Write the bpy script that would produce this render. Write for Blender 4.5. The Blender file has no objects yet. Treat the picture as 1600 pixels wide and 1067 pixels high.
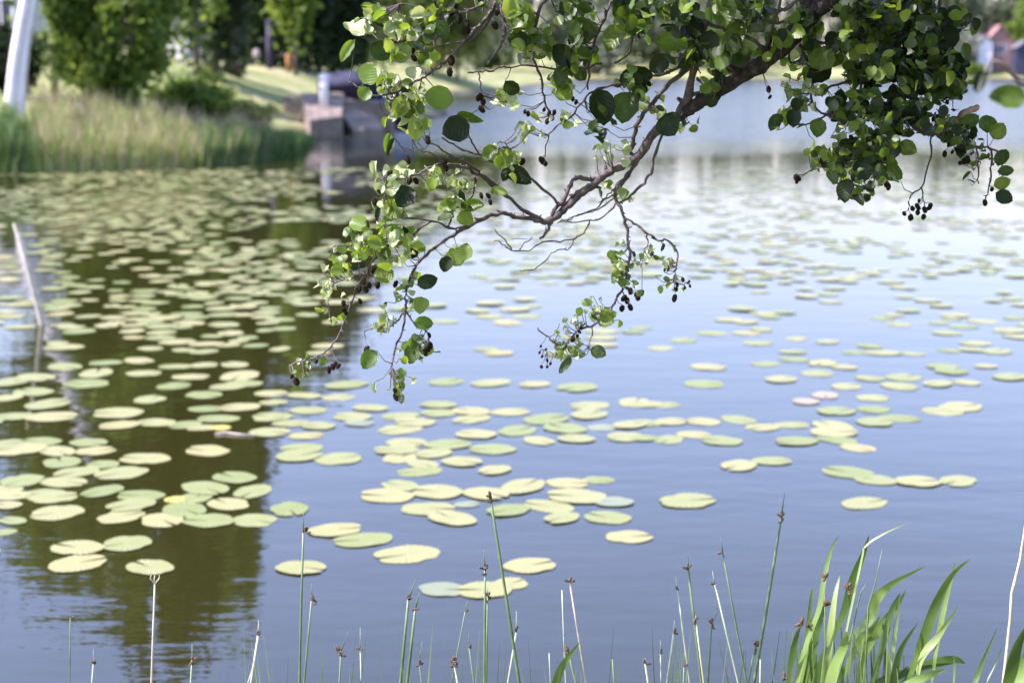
import bpy, math, random
import numpy as np
from mathutils import Vector, Matrix, noise

R = math.radians
random.seed(7)
rng = np.random.default_rng(11)
S = bpy.context.scene
C = S.collection

# ------------------------------------------------------------------ camera, sky, sun, exposure
CAM_H, PITCH, F = 2.0, R(10.9), 2222.2
cam_d = bpy.data.cameras.new('camera')
cam = bpy.data.objects.new('camera', cam_d); C.objects.link(cam)
cam.location = (0, 0, CAM_H); cam.rotation_euler = (R(90) - PITCH, 0, 0)
cam_d.lens = 50; cam_d.sensor_width = 36; cam_d.clip_start = 0.05; cam_d.clip_end = 3000
cam_d.dof.use_dof = True; cam_d.dof.focus_distance = 3.0; cam_d.dof.aperture_fstop = 3.6
S.camera = cam

SUN_AZ, SUN_EL = R(-103), R(50)          # azimuth clockwise from +Y (the view direction)
w = bpy.data.worlds.new('World'); S.world = w; w.use_nodes = True
nt = w.node_tree; nt.nodes.clear()
sky = nt.nodes.new('ShaderNodeTexSky'); sky.sky_type = 'NISHITA'; sky.sun_disc = False
sky.sun_elevation = SUN_EL; sky.sun_rotation = SUN_AZ
sky.air_density = 1.6; sky.dust_density = 2.3; sky.ozone_density = 5.0
bg = nt.nodes.new('ShaderNodeBackground'); bg.inputs['Strength'].default_value = 0.15
wo = nt.nodes.new('ShaderNodeOutputWorld')
nt.links.new(sky.outputs[0], bg.inputs[0]); nt.links.new(bg.outputs[0], wo.inputs[0])

sd = bpy.data.lights.new('sun', 'SUN'); sd.energy = 4.0; sd.angle = R(0.53); sd.color = (1.0, 0.95, 0.86)
sun = bpy.data.objects.new('sun', sd); C.objects.link(sun)
sdir = Vector((math.sin(SUN_AZ) * math.cos(SUN_EL), math.cos(SUN_AZ) * math.cos(SUN_EL), math.sin(SUN_EL)))
sun.rotation_euler = sdir.to_track_quat('Z', 'Y').to_euler(); sun.location = sdir * 40

S.view_settings.view_transform = 'Standard'; S.view_settings.look = 'None'
S.view_settings.gamma = 1; S.view_settings.use_curve_mapping = False
S.view_settings.exposure = 1.66
S.view_settings.use_white_balance = True; S.view_settings.white_balance_temperature = 6050; S.view_settings.white_balance_tint = 39
S.render.engine = 'CYCLES'
S.cycles.max_bounces = 8; S.cycles.transparent_max_bounces = 8
S.cycles.use_denoising = True

# ------------------------------------------------------------------ helpers
def at(px, py, Y):
    """point at world distance y = Y seen at photo pixel (px, py)"""
    u = (px - 800) / F; v = (533.5 - py) / F
    fy = math.cos(PITCH) + v * math.sin(PITCH); fz = -math.sin(PITCH) + v * math.cos(PITCH)
    return Vector((u / fy * Y, Y, CAM_H + fz / fy * Y))
def on_water(px, py):
    v = (533.5 - py) / F
    fy = math.cos(PITCH) + v * math.sin(PITCH); fz = -math.sin(PITCH) + v * math.cos(PITCH)
    return at(px, py, CAM_H * fy / -fz)

def tag(o, label=None, cat=None, group=None, kind=None):
    if label: o['label'] = label
    if cat: o['category'] = cat
    if group: o['group'] = group
    if kind: o['kind'] = kind
    return o
def empty(name, loc=(0, 0, 0)):
    o = bpy.data.objects.new(name, None); C.objects.link(o); o.location = loc
    o.empty_display_size = .1
    return o
def link(name, me, mat, parent=None, smooth=True):
    o = bpy.data.objects.new(name, me); C.objects.link(o)
    if mat and not me.materials: me.materials.append(mat)
    if parent:
        o.parent = parent
        o.matrix_parent_inverse = Matrix.Translation(-parent.location)
    return o
def np_mesh(name, V, Q, smooth=True):
    """V (n,3) array, Q (m,k) array of faces with k corners each"""
    V = np.asarray(V, 'f4'); Q = np.asarray(Q, 'i4')
    me = bpy.data.meshes.new(name); m, k = Q.shape
    me.vertices.add(len(V)); me.vertices.foreach_set('co', V.ravel())
    me.loops.add(m * k); me.loops.foreach_set('vertex_index', Q.ravel())
    me.polygons.add(m); me.polygons.foreach_set('loop_start', np.arange(0, m * k, k, dtype='i4'))
    me.polygons.foreach_set('loop_total', np.full(m, k, 'i4'))
    me.update(calc_edges=True); me.validate()
    if smooth: me.shade_smooth()
    return me

class MB:
    """collects shapes, then links them as ONE mesh object"""
    def __init__(s): s.v = []; s.f = []
    def add(s, V, Fc):
        b = len(s.v); s.v += [tuple(p) for p in V]; s.f += [tuple(b + i for i in f) for f in Fc]
    def box(s, c, d, rz=0.0, rx=0.0):
        M = Matrix.Translation(Vector(c)) @ Matrix.Rotation(rz, 4, 'Z') @ Matrix.Rotation(rx, 4, 'X')
        P = [M @ Vector((x * d[0] / 2, y * d[1] / 2, z * d[2] / 2)) for x in (-1, 1) for y in (-1, 1) for z in (-1, 1)]
        s.add(P, [(0, 1, 3, 2), (4, 6, 7, 5), (0, 4, 5, 1), (2, 3, 7, 6), (0, 2, 6, 4), (1, 5, 7, 3)])
    def tube(s, pts, rad, n=6, cap=True):
        pts = [Vector(p) for p in pts]; b = len(s.v); m = len(pts)
        up = Vector((0.13, 0.31, 0.94))
        for i, p in enumerate(pts):
            t = (pts[min(i + 1, m - 1)] - pts[max(i - 1, 0)]).normalized()
            a = t.cross(up)
            if a.length < .05: a = t.cross(Vector((1, 0, 0)))
            a.normalize(); c = t.cross(a)
            for k in range(n):
                th = 2 * math.pi * k / n
                s.v.append(tuple(p + (a * math.cos(th) + c * math.sin(th)) * rad[i]))
        for i in range(m - 1):
            for k in range(n):
                k2 = (k + 1) % n
                s.f.append((b + i * n + k, b + i * n + k2, b + (i + 1) * n + k2, b + (i + 1) * n + k))
        if cap:
            s.f.append(tuple(b + k for k in range(n - 1, -1, -1))); s.f.append(tuple(b + (m - 1) * n + k for k in range(n)))
    def blob(s, c, r, seg=8, rings=5, M=None, bump=0.0, sd=0):
        c = Vector(c); V = []; Fc = []
        for i in range(1, rings):
            ph = math.pi * i / rings
            for k in range(seg):
                th = 2 * math.pi * k / seg + (i % 2) * math.pi / seg
                q = 1 + bump * (1 if (i + k + sd) % 2 else -1)
                V.append(Vector((r[0] * q * math.sin(ph) * math.cos(th), r[1] * q * math.sin(ph) * math.sin(th), r[2] * math.cos(ph))))
        V += [Vector((0, 0, r[2])), Vector((0, 0, -r[2]))]
        n = (rings - 1) * seg
        for i in range(rings - 2):
            for k in range(seg):
                k2 = (k + 1) % seg; Fc.append((i * seg + k, (i + 1) * seg + k, (i + 1) * seg + k2, i * seg + k2))
        for k in range(seg):
            k2 = (k + 1) % seg; Fc.append((n, k, k2)); Fc.append((n + 1, (rings - 2) * seg + k2, (rings - 2) * seg + k))
        s.add([c + (M @ p if M else p) for p in V], Fc)
    def mesh(s, name, smooth=True):
        me = bpy.data.meshes.new(name); me.from_pydata(s.v, [], s.f); me.update()
        if smooth: me.shade_smooth()
        return me
    def build(s, name, mat, parent=None, smooth=True):
        return link(name, s.mesh(name, smooth), mat, parent)

def spline(P, n=5):
    """Catmull-Rom through tuples of numbers"""
    P = [tuple(p) for p in P]; out = []
    Q = [P[0]] + P + [P[-1]]
    for i in range(1, len(Q) - 2):
        for j in range(n):
            t = j / n
            out.append(tuple(0.5 * ((2 * b) + (-a + c) * t + (2 * a - 5 * b + 4 * c - d) * t * t + (-a + 3 * b - 3 * c + d) * t ** 3)
                             for a, b, c, d in zip(Q[i - 1], Q[i], Q[i + 1], Q[i + 2])))
    out.append(P[-1]); return out

# ------------------------------------------------------------------ materials
def mat(name):
    m = bpy.data.materials.new(name); m.use_nodes = True
    n = m.node_tree; b = n.nodes['Principled BSDF']
    return m, n, b
def noise_node(n, scale, detail=4, rough=.6, src='Object', vec=None):
    t = n.nodes.new('ShaderNodeTexNoise'); t.inputs['Scale'].default_value = scale
    t.inputs['Detail'].default_value = detail; t.inputs['Roughness'].default_value = rough
    if vec is None:
        tc = n.nodes.new('ShaderNodeTexCoord'); vec = tc.outputs[src]
    n.links.new(vec, t.inputs['Vector']); return t
def ramp(n, fac, stops):
    r = n.nodes.new('ShaderNodeValToRGB'); e = r.color_ramp.elements
    while len(e) > 1: e.remove(e[-1])
    e[0].position = stops[0][0]; e[0].color = (*stops[0][1], 1)
    for p, c in stops[1:]:
        x = e.new(p); x.color = (*c, 1)
    n.links.new(fac, r.inputs[0]); return r
def simple(name, stops, scale=8, rough=.8, bump=.3, spec=.3, src='Object', bscale=None):
    m, n, b = mat(name)
    t = noise_node(n, scale, src=src); r = ramp(n, t.outputs[0], stops)
    n.links.new(r.outputs[0], b.inputs['Base Color']); b.inputs['Roughness'].default_value = rough
    b.inputs['Specular IOR Level'].default_value = spec
    if bump:
        t2 = noise_node(n, bscale or scale * 3, src=src)
        bp = n.nodes.new('ShaderNodeBump'); bp.inputs['Strength'].default_value = bump; bp.inputs['Distance'].default_value = .02
        n.links.new(t2.outputs[0], bp.inputs['Height']); n.links.new(bp.outputs[0], b.inputs['Normal'])
    return m
def rnd_value(n):
    g = n.nodes.new('ShaderNodeNewGeometry'); oi = n.nodes.new('ShaderNodeObjectInfo')
    a = n.nodes.new('ShaderNodeMath'); a.operation = 'ADD'
    n.links.new(g.outputs['Random Per Island'], a.inputs[0]); n.links.new(oi.outputs['Random'], a.inputs[1])
    f = n.nodes.new('ShaderNodeMath'); f.operation = 'FRACT'; n.links.new(a.outputs[0], f.inputs[0])
    return f.outputs[0]
def leafy(name, refl, trans, tw=.35, rough=.45, clump=.5, veins=False, spec=.4):
    """foliage: reflecting base + light that comes through; colours vary per leaf and per clump"""
    m, n, b = mat(name); out = n.nodes['Material Output']
    rv = rnd_value(n)
    nz = noise_node(n, clump, 3, src='Object')
    mx = n.nodes.new('ShaderNodeMath'); mx.operation = 'MULTIPLY_ADD'; mx.inputs[1].default_value = .55
    n.links.new(rv, mx.inputs[0])
    m2 = n.nodes.new('ShaderNodeMath'); m2.operation = 'MULTIPLY'; m2.inputs[1].default_value = .5
    n.links.new(nz.outputs[0], m2.inputs[0]); n.links.new(m2.outputs[0], mx.inputs[2])
    r1 = ramp(n, mx.outputs[0], refl); r2 = ramp(n, mx.outputs[0], trans)
    n.links.new(r1.outputs[0], b.inputs['Base Color']); b.inputs['Roughness'].default_value = rough
    b.inputs['Specular IOR Level'].default_value = spec
    tr = n.nodes.new('ShaderNodeBsdfTranslucent'); n.links.new(r2.outputs[0], tr.inputs[0])
    ms = n.nodes.new('ShaderNodeMixShader'); ms.inputs[0].default_value = tw
    n.links.new(b.outputs[0], ms.inputs[1]); n.links.new(tr.outputs[0], ms.inputs[2]); n.links.new(ms.outputs[0], out.inputs[0])
    if veins:
        tc = n.nodes.new('ShaderNodeTexCoord'); sp = n.nodes.new('ShaderNodeSeparateXYZ'); n.links.new(tc.outputs['Object'], sp.inputs[0])
        ab = n.nodes.new('ShaderNodeMath'); ab.operation = 'ABSOLUTE'; n.links.new(sp.outputs[0], ab.inputs[0])
        a = n.nodes.new('ShaderNodeMath'); a.operation = 'MULTIPLY_ADD'; a.inputs[1].default_value = -.75
        n.links.new(ab.outputs[0], a.inputs[0]); n.links.new(sp.outputs[1], a.inputs[2])
        s2 = n.nodes.new('ShaderNodeMath'); s2.operation = 'MULTIPLY'; s2.inputs[1].default_value = 46
        n.links.new(a.outputs[0], s2.inputs[0])
        sn = n.nodes.new('ShaderNodeMath'); sn.operation = 'SINE'; n.links.new(s2.outputs[0], sn.inputs[0])
        bp = n.nodes.new('ShaderNodeBump'); bp.inputs['Strength'].default_value = .25; bp.inputs['Distance'].default_value = .0010
        n.links.new(sn.outputs[0], bp.inputs['Height']); n.links.new(bp.outputs[0], b.inputs['Normal'])
    return m

M = {}
M['leaf'] = leafy('alder leaf', [(.1, (.006, .014, .003)), (.45, (.013, .030, .005)), (.65, (.035, .075, .010)), (.85, (.10, .16, .02))],
                  [(.1, (.006, .016, .001)), (.45, (.02, .05, .002)), (.65, (.15, .26, .008)), (.85, (.42, .52, .03))], .34, .45, 3, True, .35)
M['young'] = leafy('young alder leaf', [(0, (.20, .27, .10)), (.5, (.33, .40, .19)), (1, (.46, .50, .30))],
                   [(0, (.25, .36, .06)), (1, (.50, .58, .18))], .3, .5, 3, True, .4)
M['sun_painted'] = leafy('sun painted alder leaf', [(.1, (.03, .07, .010)), (.4, (.07, .13, .018)), (.7, (.13, .21, .03)), (.9, (.22, .30, .07))],
                   [(.1, (.08, .18, .005)), (.4, (.22, .38, .01)), (.8, (.42, .56, .04))], .42, .4, 3, True, .45)  # lighter copy of the alder leaf, sunlight put into its colour
M['bark'] = simple('alder bark', [(.3, (.022, .018, .017)), (.55, (.06, .052, .048)), (.78, (.15, .135, .125))], 60, .85, .8, .2)
M['twig'] = simple('alder twig bark', [(.3, (.045, .035, .032)), (.6, (.115, .095, .088)), (.8, (.24, .21, .19))], 40, .7, .4, .3)
M['sun_painted_stub'] = simple('sun painted stub wood', [(.3, (.30, .17, .10)), (.7, (.50, .33, .21))], 40, .7, .4)  # sun on the stub painted as a warm orange tone
M['cone'] = simple('alder cone', [(.3, (.012, .008, .005)), (.7, (.045, .030, .018))], 200, .9, .6, .1)
M['pad'] = None
M['rush'] = simple('rush stem', [(.3, (.05, .11, .035)), (.7, (.13, .20, .075))], 14, .45, .1, .5)
M['pale_rush'] = simple('pale rush stem', [(.3, (.22, .30, .17)), (.7, (.42, .46, .30))], 14, .5, .1, .4)
M['dry'] = simple('dry stalk', [(.3, (.30, .285, .20)), (.7, (.50, .48, .36))], 20, .7, .2)
M['spike'] = simple('brown spikelet', [(.3, (.04, .026, .014)), (.55, (.12, .080, .042)), (.75, (.28, .22, .12))], 260, .8, .5)
M['blade'] = leafy('reed blade', [(0, (.014, .038, .005)), (.4, (.04, .09, .012)), (.65, (.16, .26, .06)), (1, (.36, .46, .18))],
                   [(0, (.05, .11, .01)), (1, (.34, .46, .08))], .34, .33, 6, False, .5)
M['reed'] = leafy('reed bed', [(0, (.06, .13, .012)), (.35, (.18, .27, .04)), (.65, (.38, .42, .13)), (1, (.60, .50, .25))],
                  [(0, (.10, .22, .03)), (1, (.38, .42, .14))], .35, .6, .35)
M['reed_green'] = leafy('green reed bed', [(0, (.03, .075, .018)), (.5, (.065, .13, .03)), (1, (.16, .20, .07))],
                        [(0, (.06, .18, .03)), (1, (.2, .34, .08))], .3, .6, .35)
M['plume'] = leafy('dry reed plume', [(0, (.26, .21, .11)), (1, (.50, .42, .25))], [(0, (.3, .2, .14)), (1, (.4, .3, .2))], .25, .9, 1)
def tree_mat(name, a, b, c, k=2.6, cl=.45):
    return leafy(name, [(0, a), (.5, b), (1, c)], [(0, tuple(x * k for x in a)), (1, tuple(min(.6, x * k) for x in c))], .32, .6, cl, spec=.25)
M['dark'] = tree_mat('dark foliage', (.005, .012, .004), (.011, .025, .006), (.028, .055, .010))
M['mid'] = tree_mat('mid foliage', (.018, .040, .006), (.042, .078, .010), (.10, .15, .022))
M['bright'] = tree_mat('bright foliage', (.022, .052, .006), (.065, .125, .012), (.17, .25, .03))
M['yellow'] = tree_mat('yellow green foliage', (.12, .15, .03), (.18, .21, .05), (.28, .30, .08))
M['willow'] = tree_mat('grey green foliage', (.12, .15, .085), (.19, .22, .13), (.30, .32, .20))
M['far'] = tree_mat('far wood foliage', (.035, .055, .03), (.065, .085, .04), (.11, .135, .06), cl=.08)  # distance haze put into the colour as paler, greyer greens
M['trunk'] = simple('tree trunk bark', [(.3, (.05, .04, .03)), (.7, (.16, .13, .10))], 6, .9, .5)
M['birch'] = simple('birch bark', [(.28, (.10, .09, .08)), (.36, (.62, .60, .56)), (.8, (.78, .77, .74))], 5, .6, .3)
M['white'] = simple('white painted boards', [(.3, (.70, .70, .68)), (.7, (.80, .80, .78))], 3, .5, .1)
M['brown'] = simple('dark brown boards', [(.3, (.045, .03, .025)), (.7, (.09, .065, .055))], 3, .8, .2)
M['red'] = simple('faded red boards', [(.3, (.22, .13, .11)), (.7, (.30, .18, .15))], 3, .8, .1)
M['roof'] = simple('grey roof', [(.3, (.08, .08, .085)), (.7, (.14, .14, .145))], 4, .8, .3)
M['stone'] = simple('pale concrete', [(.3, (.12, .10, .075)), (.7, (.23, .195, .15))], 2.5, .9, .5)
M['boulder'] = simple('pale boulder', [(.3, (.20, .17, .15)), (.7, (.32, .28, .26))], 5, .9, .6)
M['hull'] = simple('dark tarred hull', [(.3, (.015, .015, .03)), (.7, (.035, .035, .06))], 4, .5, .1)
M['tarp'] = simple('blue boat cover', [(.3, (.03, .07, .24)), (.7, (.06, .13, .38))], 3, .6, .4)
M['darktarp'] = simple('dark boat cover', [(.3, (.018, .022, .04)), (.7, (.05, .055, .085))], 3, .6, .4)
M['post'] = simple('dark weathered post', [(.3, (.03, .027, .05)), (.7, (.07, .06, .10))], 6, .8, .3)
M['rust'] = simple('orange brown stump', [(.3, (.25, .11, .03)), (.7, (.42, .22, .08))], 6, .8, .3)
m, n, b = mat('window glass'); b.inputs['Base Color'].default_value = (.03, .045, .08, 1); b.inputs['Roughness'].default_value = .08; M['glass'] = m

# lily pad: pale yellow-green, radial veins, brown nibbled spots
m, n, b = mat('lily pad'); M['pad'] = m
rv = rnd_value(n)
nz = noise_node(n, 9, 4); ad = n.nodes.new('ShaderNodeMath'); ad.operation = 'MULTIPLY_ADD'; ad.inputs[1].default_value = .5
n.links.new(rv, ad.inputs[0]); hf = n.nodes.new('ShaderNodeMath'); hf.operation = 'MULTIPLY'; hf.inputs[1].default_value = .5
n.links.new(nz.outputs[0], hf.inputs[0]); n.links.new(hf.outputs[0], ad.inputs[2])
r = ramp(n, ad.outputs[0], [(.05, (.095, .135, .035)), (.3, (.145, .185, .055)), (.5, (.185, .210, .075)), (.7, (.22, .230, .09)), (.84, (.25, .22, .075)), (.95, (.16, .135, .05))])
sp = noise_node(n, 26, 2); sr = ramp(n, sp.outputs[0], [(.61, (0, 0, 0)), (.69, (1, 1, 1))])
mc = n.nodes.new('ShaderNodeMix'); mc.data_type = 'RGBA'; n.links.new(sr.outputs[0], mc.inputs[0])
n.links.new(r.outputs[0], mc.inputs[6]); mc.inputs[7].default_value = (.20, .15, .05, 1)
n.links.new(mc.outputs[2], b.inputs['Base Color']); b.inputs['Roughness'].default_value = .42
b.inputs['Specular IOR Level'].default_value = .3
tc = n.nodes.new('ShaderNodeTexCoord'); sx = n.nodes.new('ShaderNodeSeparateXYZ'); n.links.new(tc.outputs['Object'], sx.inputs[0])
an = n.nodes.new('ShaderNodeMath'); an.operation = 'ARCTAN2'; n.links.new(sx.outputs[0], an.inputs[0]); n.links.new(sx.outputs[1], an.inputs[1])
am = n.nodes.new('ShaderNodeMath'); am.operation = 'MULTIPLY'; am.inputs[1].default_value = 22; n.links.new(an.outputs[0], am.inputs[0])
sn = n.nodes.new('ShaderNodeMath'); sn.operation = 'SINE'; n.links.new(am.outputs[0], sn.inputs[0])
bp = n.nodes.new('ShaderNodeBump'); bp.inputs['Strength'].default_value = .32; bp.inputs['Distance'].default_value = .004
n.links.new(sn.outputs[0], bp.inputs['Height']); n.links.new(bp.outputs[0], b.inputs['Normal'])

# water: dark murky lake, calm near the bank, wind-ruffled farther out
m, n, b = mat('lake water'); M['water'] = m
b.inputs['Base Color'].default_value = (.018, .019, .004, 1); b.inputs['IOR'].default_value = 1.68
b.inputs['Specular IOR Level'].default_value = .5
ge = n.nodes.new('ShaderNodeNewGeometry'); sx = n.nodes.new('ShaderNodeSeparateXYZ'); n.links.new(ge.outputs['Position'], sx.inputs[0])
wn = noise_node(n, .05, 2, vec=ge.outputs['Position'])
wy = n.nodes.new('ShaderNodeMath'); wy.operation = 'MULTIPLY_ADD'; wy.inputs[1].default_value = 14; wy.inputs[2].default_value = -7
n.links.new(wn.outputs[0], wy.inputs[0])
wa = n.nodes.new('ShaderNodeMath'); wa.operation = 'ADD'; n.links.new(wy.outputs[0], wa.inputs[0]); n.links.new(sx.outputs[1], wa.inputs[1])
wind = n.nodes.new('ShaderNodeMapRange'); wind.inputs['From Min'].default_value = 33; wind.inputs['From Max'].default_value = 42
n.links.new(wa.outputs[0], wind.inputs['Value'])
mp = n.nodes.new('ShaderNodeMapping'); mp.inputs['Scale'].default_value = (.55, 1.5, 1); n.links.new(ge.outputs['Position'], mp.inputs['Vector'])
n1 = noise_node(n, 2.2, 3, .5, vec=mp.outputs[0]); n2 = noise_node(n, 9, 2, .5, vec=mp.outputs[0])
s1 = n.nodes.new('ShaderNodeMapRange'); s1.inputs['To Min'].default_value = .0042; s1.inputs['To Max'].default_value = .07
n.links.new(wind.outputs[0], s1.inputs['Value'])
b1 = n.nodes.new('ShaderNodeBump'); b1.inputs['Strength'].default_value = 1; n.links.new(s1.outputs[0], b1.inputs['Distance']); n.links.new(n1.outputs[0], b1.inputs['Height'])
b2 = n.nodes.new('ShaderNodeBump'); b2.inputs['Strength'].default_value = 1; b2.inputs['Distance'].default_value = .0007
n.links.new(n2.outputs[0], b2.inputs['Height']); n.links.new(b1.outputs[0], b2.inputs['Normal']); n.links.new(b2.outputs[0], b.inputs['Normal'])
rr = n.nodes.new('ShaderNodeMapRange'); rr.inputs['To Min'].default_value = .015; rr.inputs['To Max'].default_value = .16
n.links.new(wind.outputs[0], rr.inputs['Value']); n.links.new(rr.outputs[0], b.inputs['Roughness'])

# ground: lawn and mud
m, n, b = mat('grassy ground'); M['ground'] = m
t = noise_node(n, .35, 4); r = ramp(n, t.outputs[0], [(.35, (.10, .15, .03)), (.5, (.19, .22, .06)), (.62, (.30, .29, .13)), (.75, (.36, .32, .19))])
ge = n.nodes.new('ShaderNodeNewGeometry'); sx = n.nodes.new('ShaderNodeSeparateXYZ'); n.links.new(ge.outputs['Position'], sx.inputs[0])
mr = n.nodes.new('ShaderNodeMapRange'); mr.inputs['From Min'].default_value = .05; mr.inputs['From Max'].default_value = .35
n.links.new(sx.outputs[2], mr.inputs['Value'])
mc = n.nodes.new('ShaderNodeMix'); mc.data_type = 'RGBA'; n.links.new(mr.outputs[0], mc.inputs[0])
mc.inputs[6].default_value = (.05, .04, .025, 1); n.links.new(r.outputs[0], mc.inputs[7]); n.links.new(mc.outputs[2], b.inputs['Base Color'])
b.inputs['Roughness'].default_value = .95
t2 = noise_node(n, 25, 4); bp = n.nodes.new('ShaderNodeBump'); bp.inputs['Strength'].default_value = .7; bp.inputs['Distance'].default_value = .05
n.links.new(t2.outputs[0], bp.inputs['Height']); n.links.new(bp.outputs[0], b.inputs['Normal'])

# ------------------------------------------------------------------ terrain and water
LAKE = np.array([(-90, 3.2), (-8, 3.15), (0, 3.1), (8, 3.2), (30, 2.5), (140, -5), (300, 60), (290, 240), (120, 252), (60, 247), (12, 250),
                 (3, 160), (-1.5, 119), (-5, 111), (-6, 98), (-3.4, 75), (-2.6, 60), (-3.9, 50.5), (-4.2, 46.8), (-6.0, 42.5), (-6.4, 38), (-5.3, 33.4),
                 (-6.2, 29.2), (-9.7, 27.3), (-30, 26), (-90, 26)], float)
def lake_sd(x, y):
    """signed distance to the shoreline, positive on land"""
    x = np.asarray(x, float); y = np.asarray(y, float)
    d = np.full(x.shape, 1e9); inside = np.zeros(x.shape, bool); n_ = len(LAKE)
    for i in range(n_):
        ax, ay = LAKE[i]; bx, by = LAKE[(i + 1) % n_]; ex, ey = bx - ax, by - ay
        t = np.clip(((x - ax) * ex + (y - ay) * ey) / (ex * ex + ey * ey), 0, 1)
        d = np.minimum(d, np.hypot(x - ax - t * ex, y - ay - t * ey))
        if ay != by:
            inside ^= ((ay > y) != (by > y)) & (x < (bx - ax) * (y - ay) / (by - ay) + ax)
    return np.where(inside, -d, d)
def ground_h(x, y):
    s = lake_sd(x, y)
    h = np.interp(s, [-40, -6, -1, 0, 1, 3, 10, 18, 60, 200, 2000], [-3, -1.6, -.45, -.03, .30, .75, 1.45, 2.2, 3.0, 6, 12])
    hn = np.interp(s, [-40, -6, -1, 0, .6, 2, 6, 2000], [-3, -1.6, -.45, -.03, .10, .38, .6, 1.0])
    hf = np.interp(s, [-40, -6, -1, 0, 1, 10, 30, 100, 2000], [-3, -1.6, -.45, -.03, .3, 1.2, 2.2, 6, 20])
    hl = np.interp(s, [-40, -6, -1, 0, 1, 3, 6, 12, 60, 200, 2000], [-3, -1.6, -.45, -.03, .35, .95, 1.9, 2.4, 3.0, 6, 12]); k_ = np.clip((np.asarray(y) - 41) / 6, 0, 1); h = h * (1 - k_) + hl * k_
    a = np.where(np.asarray(y) < 12, hn, h); return np.where(np.asarray(y) > 130, hf, a)
ys = np.concatenate([np.linspace(-400, -8, 16), np.linspace(-6, 6, 41), np.linspace(7, 24, 12), np.linspace(25, 62, 75), np.linspace(64, 130, 34), np.linspace(134, 300, 40), np.geomspace(310, 1600, 18)])
xp = np.concatenate([np.linspace(0, 16, 60), np.linspace(17, 60, 30), np.geomspace(64, 1500, 34)])
xs = np.concatenate([-xp[:0:-1], xp])
X, Yg = np.meshgrid(xs, ys); Z = ground_h(X, Yg) + np.where(ground_h(X, Yg) > .1, .05 * np.sin(X * 1.7) * np.cos(Yg * 1.3), 0)
V = np.stack([X.ravel(), Yg.ravel(), Z.ravel()], 1)
ny, nx = X.shape; ii = (np.arange(ny - 1)[:, None] * nx + np.arange(nx - 1)[None]).ravel()
gr = link('ground', np_mesh('ground', V, np.stack([ii, ii + 1, ii + nx + 1, ii + nx], 1)), M['ground']); tag(gr, kind='structure')
wm = np_mesh('lake_water', [(-400, -60, 0), (400, -60, 0), (400, 420, 0), (-400, 420, 0)], [(0, 1, 2, 3)], False)
tag(link('lake_water', wm, M['water']), kind='structure')
def gz(x, y): return float(ground_h(np.array([x]), np.array([y]))[0])

# ------------------------------------------------------------------ trees on the banks
def cards(P, size, rg, upbias=.5, aspect=.75):
    """leaf-sized quads centred at P"""
    n_ = len(P); nrm = rg.normal(size=(n_, 3)); nrm[:, 2] += upbias; nrm /= np.linalg.norm(nrm, axis=1)[:, None]
    t = rg.normal(size=(n_, 3)); t -= (t * nrm).sum(1)[:, None] * nrm; t /= np.linalg.norm(t, axis=1)[:, None]
    bt = np.cross(nrm, t); s = size * rg.uniform(.6, 1.4, (n_, 1))
    V = np.stack([P - t * s, P - bt * s * aspect, P + t * s, P + bt * s * aspect], 1).reshape(-1, 3)
    return V, np.arange(n_ * 4).reshape(-1, 4)
def crown_points(c, r, n_, rg, clumps=60, cr=.28, shell=.55):
    u = rg.normal(size=(clumps, 3)); u /= np.linalg.norm(u, axis=1)[:, None]
    rad = shell + (1 - shell) * rg.random((clumps, 1)) ** .7
    k = u * rad * rg.uniform(.75, 1.08, (clumps, 1)); idx = rg.integers(0, clumps, n_)
    off = rg.normal(size=(n_, 3)) * cr * rg.uniform(.35, .6, (clumps, 1))[idx]
    return np.array(c) + (k[idx] + off) * np.array(r)
def tree(name, px, Y, h, r, m_, label, cat='tree', base=.15, n_=7000, leaf=.13, group=None, seed=0, x=None, clumps=60, bark='trunk', lean=0, rz=None, cr=.28, trunk_r=None):
    rg = np.random.default_rng(seed + int(abs(px)) * 7 + int(Y))
    x = at(px, 107, Y).x if x is None else x; g = gz(x, Y)
    t = empty(name, (x, Y, g)); tag(t, label, cat, group)
    z0 = g + h * base; cz = (z0 + g + h) / 2; rz_ = (g + h - z0) / 2
    tr = trunk_r or max(.06, h * .014)
    mb = MB(); pts = [(x + lean * k * k * h, Y, g - .2 + (h * .9) * k) for k in np.linspace(0, 1, 7)]
    mb.tube(pts, [tr * (1.25 - 1.1 * k) for k in np.linspace(0, 1, 7)], 8)
    for k in range(7):
        f_ = .25 + .09 * k; a = rg.uniform(0, 6.28); p = Vector(pts[0]).lerp(Vector(pts[-1]), f_); p.x = x + lean * f_ * f_ * h
        q = p + Vector((math.cos(a) * r * .7, math.sin(a) * r * .7, rz_ * .35))
        mb.tube([p, p.lerp(q, .5) + Vector((0, 0, .1)), q], [tr * .5, tr * .3, tr * .1], 5)
    mb.build('trunk', M[bark], t)
    P = crown_points((x + lean * .3 * h, Y, cz), (r, r, rz_), n_, rg, clumps, cr)
    V, Q = cards(P, leaf, rg)
    c = link('crown', np_mesh('crown', V, Q, False), M[m_], t); return t
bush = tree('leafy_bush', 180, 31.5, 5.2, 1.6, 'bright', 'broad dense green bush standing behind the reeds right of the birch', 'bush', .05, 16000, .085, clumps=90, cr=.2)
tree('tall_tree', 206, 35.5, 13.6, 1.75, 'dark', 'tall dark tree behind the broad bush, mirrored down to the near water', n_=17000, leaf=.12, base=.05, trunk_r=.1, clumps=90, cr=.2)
tree('tall_tree', 84, 38, 11.6, 2.2, 'mid', 'tree rising behind the white birch, left of the broad bush', n_=9000, leaf=.13, base=.3, trunk_r=.09)
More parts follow.
